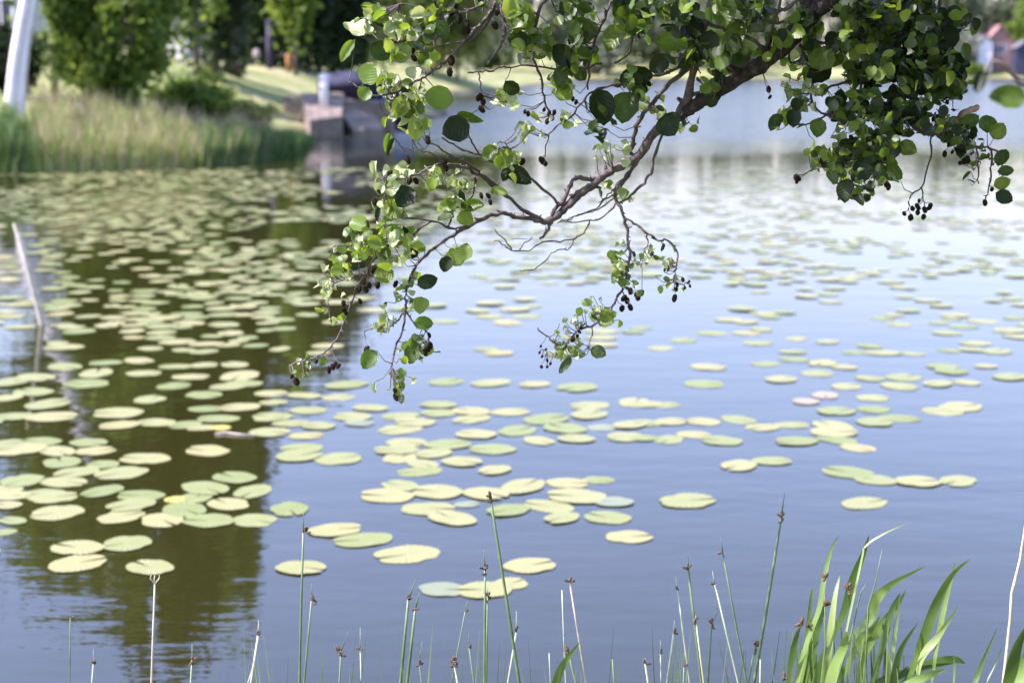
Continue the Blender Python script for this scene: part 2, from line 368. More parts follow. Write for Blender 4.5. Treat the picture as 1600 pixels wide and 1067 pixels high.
tree('tall_tree', 308, 44, 15.0, 1.5, 'bright', 'bright green tree in front of the white veranda house', n_=11000, leaf=.13, base=.13, trunk_r=.1)
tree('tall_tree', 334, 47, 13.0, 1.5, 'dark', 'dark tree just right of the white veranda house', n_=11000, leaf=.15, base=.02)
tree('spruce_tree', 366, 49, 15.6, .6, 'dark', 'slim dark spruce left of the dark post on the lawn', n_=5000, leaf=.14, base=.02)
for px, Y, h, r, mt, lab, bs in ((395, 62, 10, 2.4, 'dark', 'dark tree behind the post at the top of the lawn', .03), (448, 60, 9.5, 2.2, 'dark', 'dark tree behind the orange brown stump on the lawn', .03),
                                 (500, 63, 9.6, 2.2, 'dark', 'dark tree at the right end of the dark row on the lawn', .03), (462, 56, 8.6, .9, 'bright', 'small bright green tree in front of the dark row on the lawn', .17),
                                 (345, 66, 9, 2.4, 'dark', 'dark tree at the left end of the dark row, beside the veranda house', .03), (535, 70, 8, 1.4, 'mid', 'low dull green tree at the right edge of the dark row', .02)):
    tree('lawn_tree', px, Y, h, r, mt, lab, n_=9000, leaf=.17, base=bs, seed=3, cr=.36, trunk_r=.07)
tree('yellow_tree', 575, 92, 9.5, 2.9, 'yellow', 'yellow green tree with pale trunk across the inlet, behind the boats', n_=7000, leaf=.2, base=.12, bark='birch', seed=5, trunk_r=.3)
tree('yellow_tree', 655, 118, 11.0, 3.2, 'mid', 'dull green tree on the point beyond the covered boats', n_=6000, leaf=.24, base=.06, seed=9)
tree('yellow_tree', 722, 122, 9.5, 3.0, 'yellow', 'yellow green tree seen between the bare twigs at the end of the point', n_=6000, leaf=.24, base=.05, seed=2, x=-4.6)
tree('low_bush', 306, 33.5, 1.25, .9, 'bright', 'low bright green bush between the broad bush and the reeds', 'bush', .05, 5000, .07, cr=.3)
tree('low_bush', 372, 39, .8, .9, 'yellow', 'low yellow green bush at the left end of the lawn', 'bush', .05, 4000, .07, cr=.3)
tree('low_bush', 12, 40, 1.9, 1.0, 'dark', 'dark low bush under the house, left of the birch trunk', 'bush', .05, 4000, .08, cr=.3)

# birch with two leaning stems
bt = empty('birch_tree', at(14, 185, 30)); bt.location.z = gz(bt.location.x, 30); tag(bt, 'white barked birch with two leaning stems among the reeds at far left', 'tree')
def birch_stem(P, r0, nm='trunk', lab=None):
    mb = MB(); pts = [at(a, b_, Y) for a, b_, Y in P]; pts[0].z = bt.location.z - .2
    pts = [Vector(p) for p in spline([tuple(p) for p in pts], 4)]
    mb.tube(pts, [r0 * (1 - .75 * i / len(pts)) for i in range(len(pts))], 12); o = mb.build(nm, M['birch'], bt)
    if lab: o['label'] = lab
    return pts
pA = birch_stem([(12, 200, 30), (22, 110, 30), (40, 0, 30), (66, -130, 30), (90, -300, 30.2), (100, -480, 30.4)], .145, lab='brightly sunlit white stem')
pB = birch_stem([(27, 200, 30.08), (38, 90, 30.08), (53, 0, 30.08), (78, -150, 30.1), (100, -330, 30.3)], .12, lab='second stem in shade')
rg = np.random.default_rng(4); P = np.concatenate([crown_points(tuple(pA[-1] - Vector((0, 0, .6))), (1.3, 1.2, 1.7), 3500, rg, 40), crown_points(tuple(pB[-1]), (1.1, 1.1, 1.3), 2000, rg, 30)])
V, Q = cards(P, .07, rg); link('crown', np_mesh('crown', V, Q, False), M['mid'], bt)

# far shore wood + trees that can be told apart
rg = np.random.default_rng(8); P = []
for k in range(210):
    x = rg.uniform(-60, 300) if k > 20 else rg.uniform(-50, 10); Y = rg.uniform(264, 300) if x > 8 else rg.uniform(150, 290)
    if lake_sd(np.array([x]), np.array([Y]))[0] < 6: continue
    g = gz(x, Y); h = rg.uniform(15, 20); P.append(crown_points((x, Y, g + h * .5), (rg.uniform(3, 5), 4, h * .5), 620, rg, 26, .3))
P = np.concatenate(P); V, Q = cards(P, .55, rg)
tag(link('far_wood', np_mesh('far_wood', V, Q, False), M['far']), 'green wood painted hazy, lining the far shore of the lake', 'wood', kind='stuff')
for px, Y, h, r, mt, lab in ((1480, 256, 8.5, 4.4, 'willow', 'grey green willow on far shore beside the dark hanging leaves'), (1545, 277, 11.5, 4.2, 'willow', 'pale willow rising behind the far red and white house'),
                             (1618, 262, 13, 5.0, 'bright', 'light green round tree on far shore at right edge'), (1517, 253, 1.9, 2.2, 'bright', 'small green shrub in front of the far white wall'),
                             (1597, 268, 6.5, 2.6, 'mid', 'darker tree just right of the far red house'),
                             (1140, 255, 9, 4.5, 'mid', 'green tree on far shore seen under the arching bough'), (930, 256, 10, 4.5, 'willow', 'grey green tree on far shore behind the big drooping leaves'),
                             (760, 254, 10, 5, 'mid', 'green tree on the far shore left of the drooping leaves')):
    tree('far_tree', px, Y, h, r, mt, lab, n_=4500, leaf=.42, base=.03, group='trees standing along the far shore', seed=6, cr=.3)

# ------------------------------------------------------------------ buildings
def house(name, label, x, Y, wdt, dep, z0, z1, rid, wall, roofm, wins, low=None, door=None, lowm='brown'):
    t = empty(name, (x, Y, z0)); tag(t, label, 'house')
    zl = low if low else z0
    if low:
        mb = MB(); mb.box((x, Y, (z0 - .3 + low) / 2), (wdt - .1, dep - .1, low - z0 + .3)); o = mb.build('lower_wall', M[lowm], t, False)
    mb = MB(); mb.box((x, Y, (zl + z1) / 2), (wdt, dep, z1 - zl - .004)); 
    hw, hd = wdt / 2, dep / 2
    mb.add([(x - hw, Y - hd, z1), (x + hw, Y - hd, z1), (x, Y - hd, rid), (x - hw, Y + hd, z1), (x + hw, Y + hd, z1), (x, Y + hd, rid)], [(0, 1, 2), (5, 4, 3), (0, 2, 5, 3), (1, 4, 5, 2)])
    mb.build('wall', M[wall], t, False)
    mb = MB(); ln = math.hypot(hw + .4, rid - z1 + .2); an = math.atan2(rid - z1, hw)
    for s in (-1, 1):
        c = Vector((x + s * (hw + .3) / 2, Y, (z1 + rid) / 2 + .1)); Mx = Matrix.Translation(c) @ Matrix.Rotation(s * an, 4, 'Y')
        P = [Mx @ Vector((a * ln / 2, b_ * (hd + .4), q * .07)) for a in (-1, 1) for b_ in (-1, 1) for q in (-1, 1)]
        mb.add(P, [(0, 1, 3, 2), (4, 6, 7, 5), (0, 4, 5, 1), (2, 3, 7, 6), (0, 2, 6, 4), (1, 5, 7, 3)])
    mb.build('roof', M[roofm], t, False)
    for (wx, wz, ww, wh) in wins:
        mb = MB(); yf = Y - hd
        for (dx, dz, sx_, sz_) in ((0, wh / 2, ww + .16, .08), (0, -wh / 2, ww + .16, .08), (-ww / 2, 0, .08, wh - .082), (ww / 2, 0, .08, wh - .082), (0, 0, .05, wh - .082)):
            mb.box((wx + dx, yf - .03, wz + dz), (sx_, .1, sz_))
        f_ = mb.build('window', M['white'], t, False)
        mb = MB(); mb.box((wx, yf + .0, wz), (ww - .09, .03, wh - .09)); mb.build('pane', M['glass'], f_, False)
    return t
def hx(px, Y): return at(px, 107, Y).x
def hz(py, Y): return at(800, py, Y).z
Yh = 54.0
house('brown_house', 'house with white upper floor over dark brown base behind the birch trunks', hx(-90, 57), 57, 7.9, 6, 2.0, hz(-60, Yh), hz(-60, Yh) + 2.4, 'white', 'roof',
      [(hx(px, Yh), hz(22, Yh), .85, 1.15) for px in (8, -36, -84, -130)], low=hz(49, Yh))
yv = 71.0; vh = house('veranda_house', 'white house with veranda posts and blue door seen through gap in trees', hx(292, 73), 73, 3.4, 4, 2.2, hz(-45, yv), hz(-45, yv) + 1.5, 'white', 'roof', [(hx(274, yv), hz(8, yv), .7, .9)])
for px in (271, 292, 321):
    mb = MB(); mb.box((hx(px, 70), 69.6, (hz(96, 70) + hz(40, 70)) / 2), (.26, .16, hz(40, 70) - hz(96, 70))); mb.build('post', M['white'], vh, False)
mb = MB(); mb.box((hx(307, 71), 70.96, hz(75, 71)), (.7, .06, 1.25)); mb.build('door', M['tarp'], vh, False)
house('far_house', 'small red and white house with dark windows on the far shore', hx(1552, 262), 262, 4.8, 5, gz(hx(1552, 262), 262), hz(68, 259), hz(42, 259), 'red', 'red', [(hx(1562, 259), hz(78, 259), 1.8, 1.9)])
house('far_shed', 'low white shed beside the red house on the far shore', hx(1533, 258), 258, 2.6, 3, gz(hx(1533, 258), 258), hz(66, 256.5), hz(58, 256.5), 'white', 'roof', [])
house('far_hut', 'dark blue hut right of the red house on the far shore', hx(1590, 256), 254, 3.2, 3, gz(hx(1590, 254), 254), hz(76, 253), hz(66, 253), 'darktarp', 'roof', [])

# ------------------------------------------------------------------ slipway, boats, posts on the lawn
t = empty('concrete_slipway', (-5.8, 44, 0)); tag(t, 'pale pinkish concrete slipway sloping from the lawn into the water', 'slipway')
def quad_slab(P, th, nm, par):
    mb = MB(); P = [Vector(p) for p in P]; Q_ = [p - Vector((0, 0, th)) for p in P]
    mb.add(P + Q_, [(0, 1, 2, 3), (7, 6, 5, 4), (0, 4, 5, 1), (1, 5, 6, 2), (2, 6, 7, 3), (3, 7, 4, 0)]); return mb.build(nm, M['stone'], par, False)
YS = 45.0
a_, b_, c_, d_ = at(468, 146, YS), at(537, 144, YS + 1.5), at(534, 182, YS - 2.5), at(484, 188, YS - 3)
for k in range(3):
    f0, f1 = k / 3 + .008, (k + 1) / 3 - .008
    quad_slab([d_.lerp(c_, f0), d_.lerp(c_, f1), a_.lerp(b_, f1), a_.lerp(b_, f0)], 1.5, 'slab', t)
e1, e2, e3, e4 = at(512, 150, YS + 1), at(575, 146, YS + 2.5), at(600, 200, YS - .2), at(553, 204, YS - 1.4)
for k in range(4):
    f0, f1 = k / 4 + .008, (k + 1) / 4 - .008
    quad_slab([e4.lerp(e1, f0), e3.lerp(e2, f0), e3.lerp(e2, f1), e4.lerp(e1, f1)], 1.2, 'ramp_slab', t)
mb = MB(); mb.box((at(560, 180, YS + .6).x, YS + .9, .45), (2.2, .5, 1.0)); mb.box((at(490, 180, YS).x, YS + .4, .5), (1.9, .5, 1.2)); mb.build('wall', M['stone'], t, False)
def post(name, px, py0, py1, Y, r_, mt, label, cat, cap=None):
    p0 = at(px, py0, Y); p1 = at(px, py1, Y); t = empty(name, p0); tag(t, label, cat)
    mb = MB(); mb.tube([p0 - Vector((0, 0, .3)), p0.lerp(p1, .5), p1], [r_ * 1.05, r_, r_ * .95], 10); mb.build('shaft', M[mt], t)
    mb = MB(); mb.blob(p1, (r_ * 1.25, r_ * 1.25, r_ * .9), 10, 6); mb.build('cap', M[cap or mt], t)
post('white_post', 506, 152, 121, 44.0, .13, 'white', 'thick white post standing at the top of the slipway', 'post')
post('dark_post', 421, 98, 36, 57, .13, 'post', 'tall dark post with rounded top at the back of the lawn', 'post', 'post')
post('tree_stump', 451, 99, 88, 54, .11, 'rust', 'short orange brown stump on the lawn under the dark trees', 'stump')
p = at(401, 92, 55); t = empty('lawn_boulder', p); tag(t, 'pale pinkish boulder beside the dark post on the lawn', 'boulder')
mb = MB(); mb.blob(at(401, 85, 55), (.15, .14, .2), 10, 7, bump=.05); mb.build('rock', M['boulder'], t)
p = on_water(487, 209); t = empty('shore_boulder', p); tag(t, 'dark round boulder at the water edge between reeds and slipway', 'boulder')
mb = MB(); mb.blob(p + Vector((0, .3, .12)), (.42, .4, .36), 12, 8, bump=.04); mb.build('rock', M['hull'], t)
p = on_water(530, 205); t = empty('shore_boulder', p); tag(t, 'flat pale stone at the water edge below the slipway', 'boulder')
mb = MB(); mb.blob(p + Vector((0, .2, .02)), (.55, .4, .2), 12, 8, bump=.05); mb.build('rock', M['boulder'], t)

def boat(name, px, Y, L, B, H, z, mt_h, mt_c, label, ang=0, cover=.35):
    c = at(px, 107, Y); c.z = z; t = empty(name, c); tag(t, label, 'boat')
    Mx = Matrix.Translation(c) @ Matrix.Rotation(ang, 4, 'Z'); mb = MB(); V = []; Fc = []; n_ = 11
    for i in range(n_):
        s = i / (n_ - 1); xx = (s - .5) * L; hb = B / 2 * (1 - max(0, (s - .45) / .55) ** 2.2) * (.82 + .18 * min(1, s * 3)); sh = H * (1 + .35 * s * s)
        for q in (-1, -.75, 0, .75, 1): V.append(Mx @ Vector((xx, q * hb, (sh if abs(q) == 1 else 0.0 if q else -.08) - .1)))
    for i in range(n_ - 1):
        for q in range(4): Fc.append((i * 5 + q, i * 5 + q + 1, (i + 1) * 5 + q + 1, (i + 1) * 5 + q))
    Fc.append((0, 1, 2, 3, 4)); mb.add(V, Fc); mb.build('hull', M[mt_h], t)
    mb = MB(); V = []; Fc = []
    for i in range(n_):
        s = i / (n_ - 1); xx = (s - .5) * L; hb = B / 2 * (1 - max(0, (s - .45) / .55) ** 2.2) * (.82 + .18 * min(1, s * 3)) + .03; sh = H * (1 + .35 * s * s)
        for q in (-1.02, -1, -.5, 0, .5, 1, 1.02): V.append(Mx @ Vector((xx, q * hb, sh - .09 + (cover * (1 - abs(q) ** 1.6) * math.sin(math.pi * min(1, .15 + s * .85)) if abs(q) <= 1 else -.14))))
    for i in range(n_ - 1):
        for q in range(6): Fc.append((i * 7 + q, i * 7 + q + 1, (i + 1) * 7 + q + 1, (i + 1) * 7 + q))
    mb.add(V, Fc); mb.build('cover', M[mt_c], t)
boat('covered_boat', 604, 48.5, 2.0, 1.1, .5, .08, 'hull', 'tarp', 'small dark hulled boat under a blue cover beside the slipway', R(12), .5)
boat('beached_boat', 548, 46.8, 2.1, 1.0, .5, hz(148, 46.5), 'hull', 'darktarp', 'dark covered boat drawn up at the top of the slipway', R(5), .3)

# ------------------------------------------------------------------ reeds on the left bank
def reed_band(name, m_, pxs, rows, n_, hts, wid, label, rg, plume=None):
    """blades rooted along the shore; returns positions of tips"""
    px = rg.uniform(pxs[0], pxs[1], n_); dd = rg.random(n_) ** 1.3
    front = np.interp(px, [-300, 0, 330, 400, 460, 495], [26.1, 27.1, 28.8, 30.6, 33.2, 38.5])
    Y = front + dd * rows; x = (px - 800) / F * Y * 1.0
    g = np.maximum(ground_h(x, Y), -.1); h = rg.uniform(hts[0] * .75, hts[1], n_) * (1 + .2 * np.sin(px / 23) * np.cos(px / 37 + 1) + .2 * np.sin(px / 9.) * np.sin(px / 31)) * np.interp(px, [370, 430, 495], [1, .9, .35])
    lx = rg.normal(0, .12, n_) * h; ly = rg.normal(0, .1, n_) * h; wd = wid * rg.uniform(.6, 1.4, n_); a = rg.uniform(0, 3.14, n_)
    cx, cy = np.cos(a) * wd, np.sin(a) * wd * .5
    def lv(f, k): return np.stack([x + lx * f * f + cx * k, Y + ly * f * f + cy * k, g + h * f], 1)
    V = np.stack([lv(0, -1), lv(0, 1), lv(.5, 1), lv(.5, -1), lv(1, .15), lv(1, -.15)], 1).reshape(-1, 3)
    i = np.arange(n_)[:, None] * 6; Q = np.concatenate([i + np.array([0, 1, 2, 3]), i + np.array([3, 2, 4, 5])])
    o = link(name, np_mesh(name, V, Q, False), M[m_]); tag(o, label, 'reeds', kind='stuff')
    return lv(1, 0)
rg = np.random.default_rng(21)
tips = reed_band('reed_bed', 'reed', (-340, 400), 2.4, 15000, (.42, .85), .018, 'pale green and straw reeds along the left shore', rg)
reed_band('green_reed_bed', 'reed_green', (318, 492), 1.5, 5600, (.5, .88), .02, 'fresh dark green reeds at the tip of the left shore', rg)
reed_band('green_reed_bed', 'reed_green', (-60, 62), 1.4, 2200, (.6, 1.0), .02, 'dark green reeds at the foot of the birch', rg)
reed_band('straw_grass', 'plume', (60, 440), 3.6, 3800, (.55, .95), .012, 'dry pinkish straw grass behind the green reeds', rg)

# ------------------------------------------------------------------ lily pads
def pad_mesh(seed, tris=20):
    rg = random.Random(seed); V = [(0, 0, .004)]; n_ = tris; no = .14 + .12 * rg.random(); asp = .70 + .14 * rg.random()
    e = [rg.uniform(0, 6.28) for _ in range(4)]
    for i in range(n_ + 1):
        th = no / 2 + (2 * math.pi - no) * i / n_
        rr_ = 1 + .045 * math.sin(2 * th + e[0]) + .03 * math.sin(5 * th + e[1]) + .02 * rg.uniform(-1, 1) - (.12 * rg.random() if rg.random() < .07 else 0)
        if i in (0, n_): rr_ *= .93
        V.append((rr_ * math.sin(th) * asp, rr_ * math.cos(th), .006 + .006 * math.sin(3 * th + e[2]) + .004 * math.sin(7 * th + e[3])))
    m1 = len(V)
    for i in range(n_ + 1):
        x, y, z = V[1 + i]; V.append((x * .6, y * .6, .003 + .3 * z))
    Fc = [(0, m1 + i + 1, m1 + i) for i in range(n_)] + [(m1 + i, m1 + i + 1, i + 2, i + 1) for i in range(n_)]
    m2 = len(V); V += [(x * .995, y * .995, z - .008) for x, y, z in V[1:n_ + 2]]
    Fc += [(i + 1, i + 2, m2 + i + 1, m2 + i) for i in range(n_)]
    me = bpy.data.meshes.new('lily_pad'); me.from_pydata(V, [], Fc); me.materials.append(M['pad']); return me
PADS = [pad_mesh(s) for s in range(12)]
near = '''471 888 75;692 921 73;757 922 82;797 912 58;828 884 79;636 866 94;524 829 77;567 844 86;452 796 69;398 813 70;395 768 66;983 839 68;706 810 80;670 795 78;878 810 58;949 809 69;794 798 67;856 791 77;900 776 86;959 785 60;683 769 79;625 759 60;604 775 80;760 772 70;730 788 38;818 760 80;887 755 64;936 750 47;773 735 55;655 737 66;660 725 56;722 722 60;625 715 62;677 709 60;619 704 64;769 702 70;636 692 60;700 695 66;529 717 74;467 713 70;471 701 64;842 689 52;900 686 58;977 683 60;743 679 60;809 673 66;882 670 66;940 668 45;985 664 55;625 671 70;648 660 60;625 650 55;737 655 60;736 643 58;685 646 54;685 633 52;797 644 56;854 655 70;921 648 60;921 634 60;992 629 60;578 638 52;482 642 54;550 651 60;426 651 60;456 662 55;497 666 50;422 676 60;479 681 50;561 662 44;529 621 48;475 619 50;542 602 64;698 597 55;767 599 60;835 601 48;902 606 62
1075 783 86;1351 786 74;1497 752 60;1435 753 64;1369 750 66;1324 738 74;1154 728 60;1206 721 58;1127 689 60;1084 679 50;1045 687 52;1007 685 40;1244 690 62;1341 700 52;1191 668 50;1238 664 50;1304 675 70;1307 687 60;1300 665 60;1367 660 56;1405 654 60;1307 643 56;1365 640 52;1472 643 60;1502 636 70;1364 622 50;1154 656 56;1099 659 52;1049 659 50;1012 661 46;1041 633 42;1010 632 50;1259 628 42;1289 618 45;1322 604 48;1405 604 54;1412 590 56;1360 592 42;1465 600 50;1510 598 42;1487 581 50;1472 573 50;1578 589 55;1540 573 36;1101 600 62;1107 574 54;1221 593 50;1277 584 50;1195 569 42;1240 562 45;1285 568 45;1319 574 40
234 625 52;184 646 76;75 632 66;81 652 76;20 652 60;322 639 50;375 637 58;341 655 60;187 665 60;244 660 54;289 664 50;316 669 46;345 669 32;420 655 44;427 629 40;424 615 48;319 618 56;272 603 52;356 605 54;379 600 56;298 589 52;225 584 52;375 588 66;150 583 62;135 600 70;18 596 60;56 590 60;101 573 54;165 568 46;367 570 46;319 571 44;274 573 48;217 564 50;52 612 60;11 622 50
324 704 66;227 717 72;189 740 78;120 738 64;162 726 50;97 722 62;90 705 60;139 692 56;150 705 56;62 690 60;25 703 84;8 695 60;100 753 70;34 752 68;5 765 60;160 768 66;66 772 62;84 777 70;16 774 60;10 790 46;89 801 82;20 814 44;4 832 40;220 775 68;205 790 70;190 807 74;253 813 70;326 814 78;273 781 34;288 797 72;305 778 58;321 764 80;357 788 70;366 747 67;120 857 78;198 850 76;122 880 86;234 887 76'''
hand = []
for s in near.replace('\n', ';').split(';'):
    a = s.split()
    if len(a) == 3: hand.append(tuple(float(q) for q in a))
ORD = 'first second third fourth fifth sixth seventh eighth ninth tenth eleventh twelfth thirteenth fourteenth fifteenth sixteenth seventeenth eighteenth nineteenth twentieth twenty-first twenty-second twenty-third twenty-fourth twenty-fifth'.split()
pads = []        # (px, py, x, Y, radius, special)
for (px, py, wd) in hand:
    p = on_water(px, py); pads.append([px, py, p.x, p.y, wd * p.y / F / 2 * 1.14, 0])
rg = np.random.default_rng(31); proc = []
def density(px, py, x, Y):
    nzv = noise.noise(Vector((x * .55, Y * .45, 3.1))) + .5 * noise.noise(Vector((x * 1.6, Y * 1.3, 7.7)))
    L_ = 1 / (1 + math.exp((px - 470 - (560 - py) * .25) / 40))
    dl = .30 + 1.0 * nzv; dr = .10 + .5 * nzv
    if py > 520: dl *= .95
    if px > 1050: dr += .05
    if py < 330: dr *= .6; dl = dl * .7 + .12
    return max(0, min(.85, L_ * dl + (1 - L_) * dr))
placed = {}
def free(x, Y, r_):
    k = (int(x * 2), int(Y * 2))
    for i in (-1, 0, 1):
        for j in (-1, 0, 1):
            for (a, b_, c) in placed.get((k[0] + i, k[1] + j), ()):
                if math.hypot(a - x, b_ - Y) < (r_ + c) * .72: return False
    placed.setdefault(k, []).append((x, Y, r_)); return True
for p in pads: free(p[2], p[3], p[4] * .6)
for _ in range(26000):
    Y = math.sqrt(rg.uniform(9.3 ** 2, 29 ** 2)); x = rg.uniform(-.47, .47) * Y; px = 800 + x / Y * F
    t_ = (CAM_H / Y); py = 533.5 + F * math.tan(math.atan(t_) - PITCH)
    if lake_sd(np.array([x]), np.array([Y]))[0] > -.35: continue
    lim = 556 if 0 < px < 1600 else 900
    if py > lim: continue
    if rg.random() > density(px, py, x, Y) * .9: continue
    if 340 < py < 515 and abs(px - (18 + (py - 349) * .27)) < 16: continue
    r_ = rg.uniform(.085, .14)
    if free(x, Y, r_): proc.append([px, py, x, Y, r_, 0])
for _ in range(500):                       # nearer pads outside the frame, where the dense field goes on
    Y = rg.uniform(5.6, 10); x = -Y * rg.uniform(.38, .75); r_ = rg.uniform(.09, .14)
    if rg.random() < .5 and free(x, Y, r_): proc.append([-500, 0, x, Y, r_, 1])
proc.sort(key=lambda q: (not (0 < q[0] < 1600), -q[1]))
room = 298 - len(pads)
single = pads + [q for q in proc[:room] if 0 < q[0] < 1600]; ids = {id(q) for q in single}
rest = [q for q in proc if id(q) not in ids]
EDGE = [0, 480, 500, 520, 540, 556, 585, 612, 638, 660, 682, 712, 745, 772, 803, 840, 2000]
cells = {}
for q in single:
    row = next(i for i in range(len(EDGE)) if q[1] < EDGE[i + 1]); col = 0 if q[0] < 430 else 1 if q[0] < 1000 else 2
    cells.setdefault((row, col), []).append(q)
PL = ['on dark tree reflection', 'under the hanging twigs', 'on open blue water']
ROWN = 'front second third fourth fifth sixth seventh eighth ninth tenth eleventh twelfth thirteenth fourteenth fifteenth sixteenth'.split()
for (row, col), L_ in cells.items():
    L_.sort(key=lambda q: q[0])
    for i, q in enumerate(L_):
        k = len(EDGE) - 2 - row
        rn = 'front row' if k == 0 else ROWN[k] + ' row back'
        size = 'large' if q[4] > .135 else 'small' if q[4] < .095 else 'pale'
        q.append(f'{size} lily pad {PL[col]}, {ORD[min(i, 24)]} from left in {rn}')
special = {(692, 921): 'dull bluish lily pad half under water at the left of the front trio', (757, 922): 'large middle lily pad of the front trio, in front of the white tipped rush',
           (828, 884): 'lily pad with brown bitten edge just right of the tallest rush stem', (471, 888): 'lone round lily pad behind the straight rush at left',
           (636, 866): 'wide lone lily pad between the front trio and the overlapping pair', (983, 839): 'lone oval lily pad on plain blue water right of the front trio',
           (1075, 783): 'long lone lily pad on open water left of the slanting tall rush', (1351, 786): 'lone lily pad with a notch, below the chain of four pads',
           (234, 887): 'lily pad just above the forked head of the dry stalk', (122, 880): 'nearest lily pad at far left on the dark reflection',
           (524, 829): 'rear lily pad of the overlapping pair near the straight rush', (567, 844): 'front lily pad of the overlapping pair near the straight rush',
           (1259, 628): 'small reddish lily pad on the open water at right', (1289, 618): 'reddish brown lily pad beside a smaller reddish one at right'}
red = (1259, 628), (1289, 618)
special[(273, 781)] = 'small bright yellow dying lily pad wedged between pale pads at left'; special[(345, 669)] = 'small yellowish lily pad on the dark reflection above the lone oval pad'
mrd, nrd, brd = mat('reddish lily pad'); tt = noise_node(nrd, 8); rrp = ramp(nrd, tt.outputs[0], [(.3, (.24, .18, .11)), (.7, (.22, .21, .10))]); nrd.links.new(rrp.outputs[0], brd.inputs['Base Color']); brd.inputs['Roughness'].default_value = .4
yel, ny_, by_ = mat('yellowing lily pad'); tt = noise_node(ny_, 9); rrp = ramp(ny_, tt.outputs[0], [(.3, (.30, .26, .03)), (.7, (.34, .32, .08))]); ny_.links.new(rrp.outputs[0], by_.inputs['Base Color']); by_.inputs['Roughness'].default_value = .4
dull, nd_, bd_ = mat('submerged lily pad'); tt = noise_node(nd_, 9); rrp = ramp(nd_, tt.outputs[0], [(.3, (.11, .14, .06)), (.7, (.17, .19, .09))]); nd_.links.new(rrp.outputs[0], bd_.inputs['Base Color']); bd_.inputs['Roughness'].default_value = .32
for i, q in enumerate(sorted(single, key=lambda q: -q[3])):
    key = (int(q[0]), int(q[1])); me = PADS[random.randrange(12)]
    if key in red: me = me.copy(); me.materials.clear(); me.materials.append(mrd)
    if key in ((273, 781), (345, 669)): me = me.copy(); me.materials.clear(); me.materials.append(yel)
    if key in ((692, 921), (730, 788), (959, 785), (561, 662), (940, 668)): me = me.copy(); me.materials.clear(); me.materials.append(dull)
    o = bpy.data.objects.new('lily_pad', me); C.objects.link(o)
    o.location = (q[2], q[3], .0015 + .0012 * (i % 5)); r_ = q[4]
    o.scale = (r_ * 1.0, r_ * 1.0, r_ * 1.0 if r_ > .05 else .08); o.rotation_euler = (random.uniform(-.008, .008), random.uniform(-.008, .008), random.choice((1.57, -1.57)) + random.gauss(0, .55))
    tag(o, special.get(key, q[6]), 'lily pad', 'lily pads floating on the lake')
sp_ = [on_water(a, b_) for a, b_ in ((336, 679), (352, 677), (372, 680), (398, 682))]
t = empty('floating_stick', sp_[0]); tag(t, 'thin pale stick floating beside a yellowish pad on the dark reflection', 'stick')
mb = MB(); mb.tube([q + Vector((0, 0, .006)) for q in sp_], [.004, .007, .006, .003], 6); mb.build('stick', M['dry'], t)
V = []; Q = []; T3 = []
mbs = MB()
for i, q in enumerate(rest):
    n_ = 12; r_ = q[4]; a0 = random.choice((1.57, -1.57)) + random.gauss(0, .55); z = .003 + .0015 * (i % 5); asp = random.uniform(.7, .85); tx, ty = random.gauss(0, .02), random.gauss(0, .02)
    P = [(q[2], q[3], z)]
    for k in range(n_ + 1):
        th = .18 + (6.28 - .36) * k / n_; e = r_ * random.uniform(.95, 1.05); lx_, ly_ = e * math.sin(th) * asp, e * math.cos(th)
        P.append((q[2] + lx_ * math.cos(a0) - ly_ * math.sin(a0), q[3] + lx_ * math.sin(a0) + ly_ * math.cos(a0), z + abs(lx_ * tx + ly_ * ty) + random.uniform(0, .003)))
    mbs.add(P, [(0, k + 2, k + 1) for k in range(n_)])
tag(mbs.build('lily_pad_field', M['pad']), 'distant field of small lily pads spreading towards the reeds', 'lily pads', 'lily pads floating on the lake', 'stuff')

a_ = on_water(66, 508); b_ = at(21, 349, a_.y - .05); t = empty('leaning_pole', a_); tag(t, 'thin pale pole leaning left out of the lily pads at far left', 'pole')
mb = MB(); mb.tube([a_ - Vector((0, 0, .2)), a_, a_.lerp(b_, .5) + Vector((.012, 0, 0)), b_], [.022, .020, .016, .008], 8); mb.build('shaft', M['dry'], t)

# ------------------------------------------------------------------ the alder tree reaching in
TB = Vector((3.0, 2.2, .45)); alder = empty('alder_tree', TB)
tag(alder, 'alder tree reaching its cone hung boughs in from top right over the water', 'tree')
def depth(px, py):
    d = 3.0 + .13 * math.sin(px / 140 + 1) + .08 * math.sin(py / 90 + px / 200)
    if px > 1100: d += .0005 * (px - 1100)
    return d
def P3(px, py): return at(px, py, depth(px, py))
SAMP = []        # sample points on the wood: (px, py, Vector)
def limb(pts, w0, w1, name='twig', m_='twig', jit=1.2, n=5, sides=6, knots=.18, sample=True):
    Q_ = spline(pts, n); mb = MB(); P = []; rad = []
    for i, (x, y) in enumerate(Q_):
        f = i / max(1, len(Q_) - 1); e = 0 if i == 0 else 1
        x2 = x + e * random.gauss(0, jit); y2 = y + e * random.gauss(0, jit); p = P3(x2, y2); P.append(p)
        rad.append(max(.0007, (w0 + (w1 - w0) * f) * p.y / F / 2 * (1 + random.uniform(-knots, knots * 1.4))))
        if sample: SAMP.append((x2, y2, p))
    mb.tube(P, rad, sides)
    for i in range(2, len(P) - 1, 2):          # buds and spur knots
        if random.random() < .5:
            d = Vector((random.uniform(-1, 1), random.uniform(-1, 1), random.uniform(-.3, 1))).normalized()
            mb.tube([P[i], P[i] + d * (rad[i] * 2.2 + .003)], [rad[i] * .7, rad[i] * .25], 4)
    return mb.build(name, M[m_], alder)
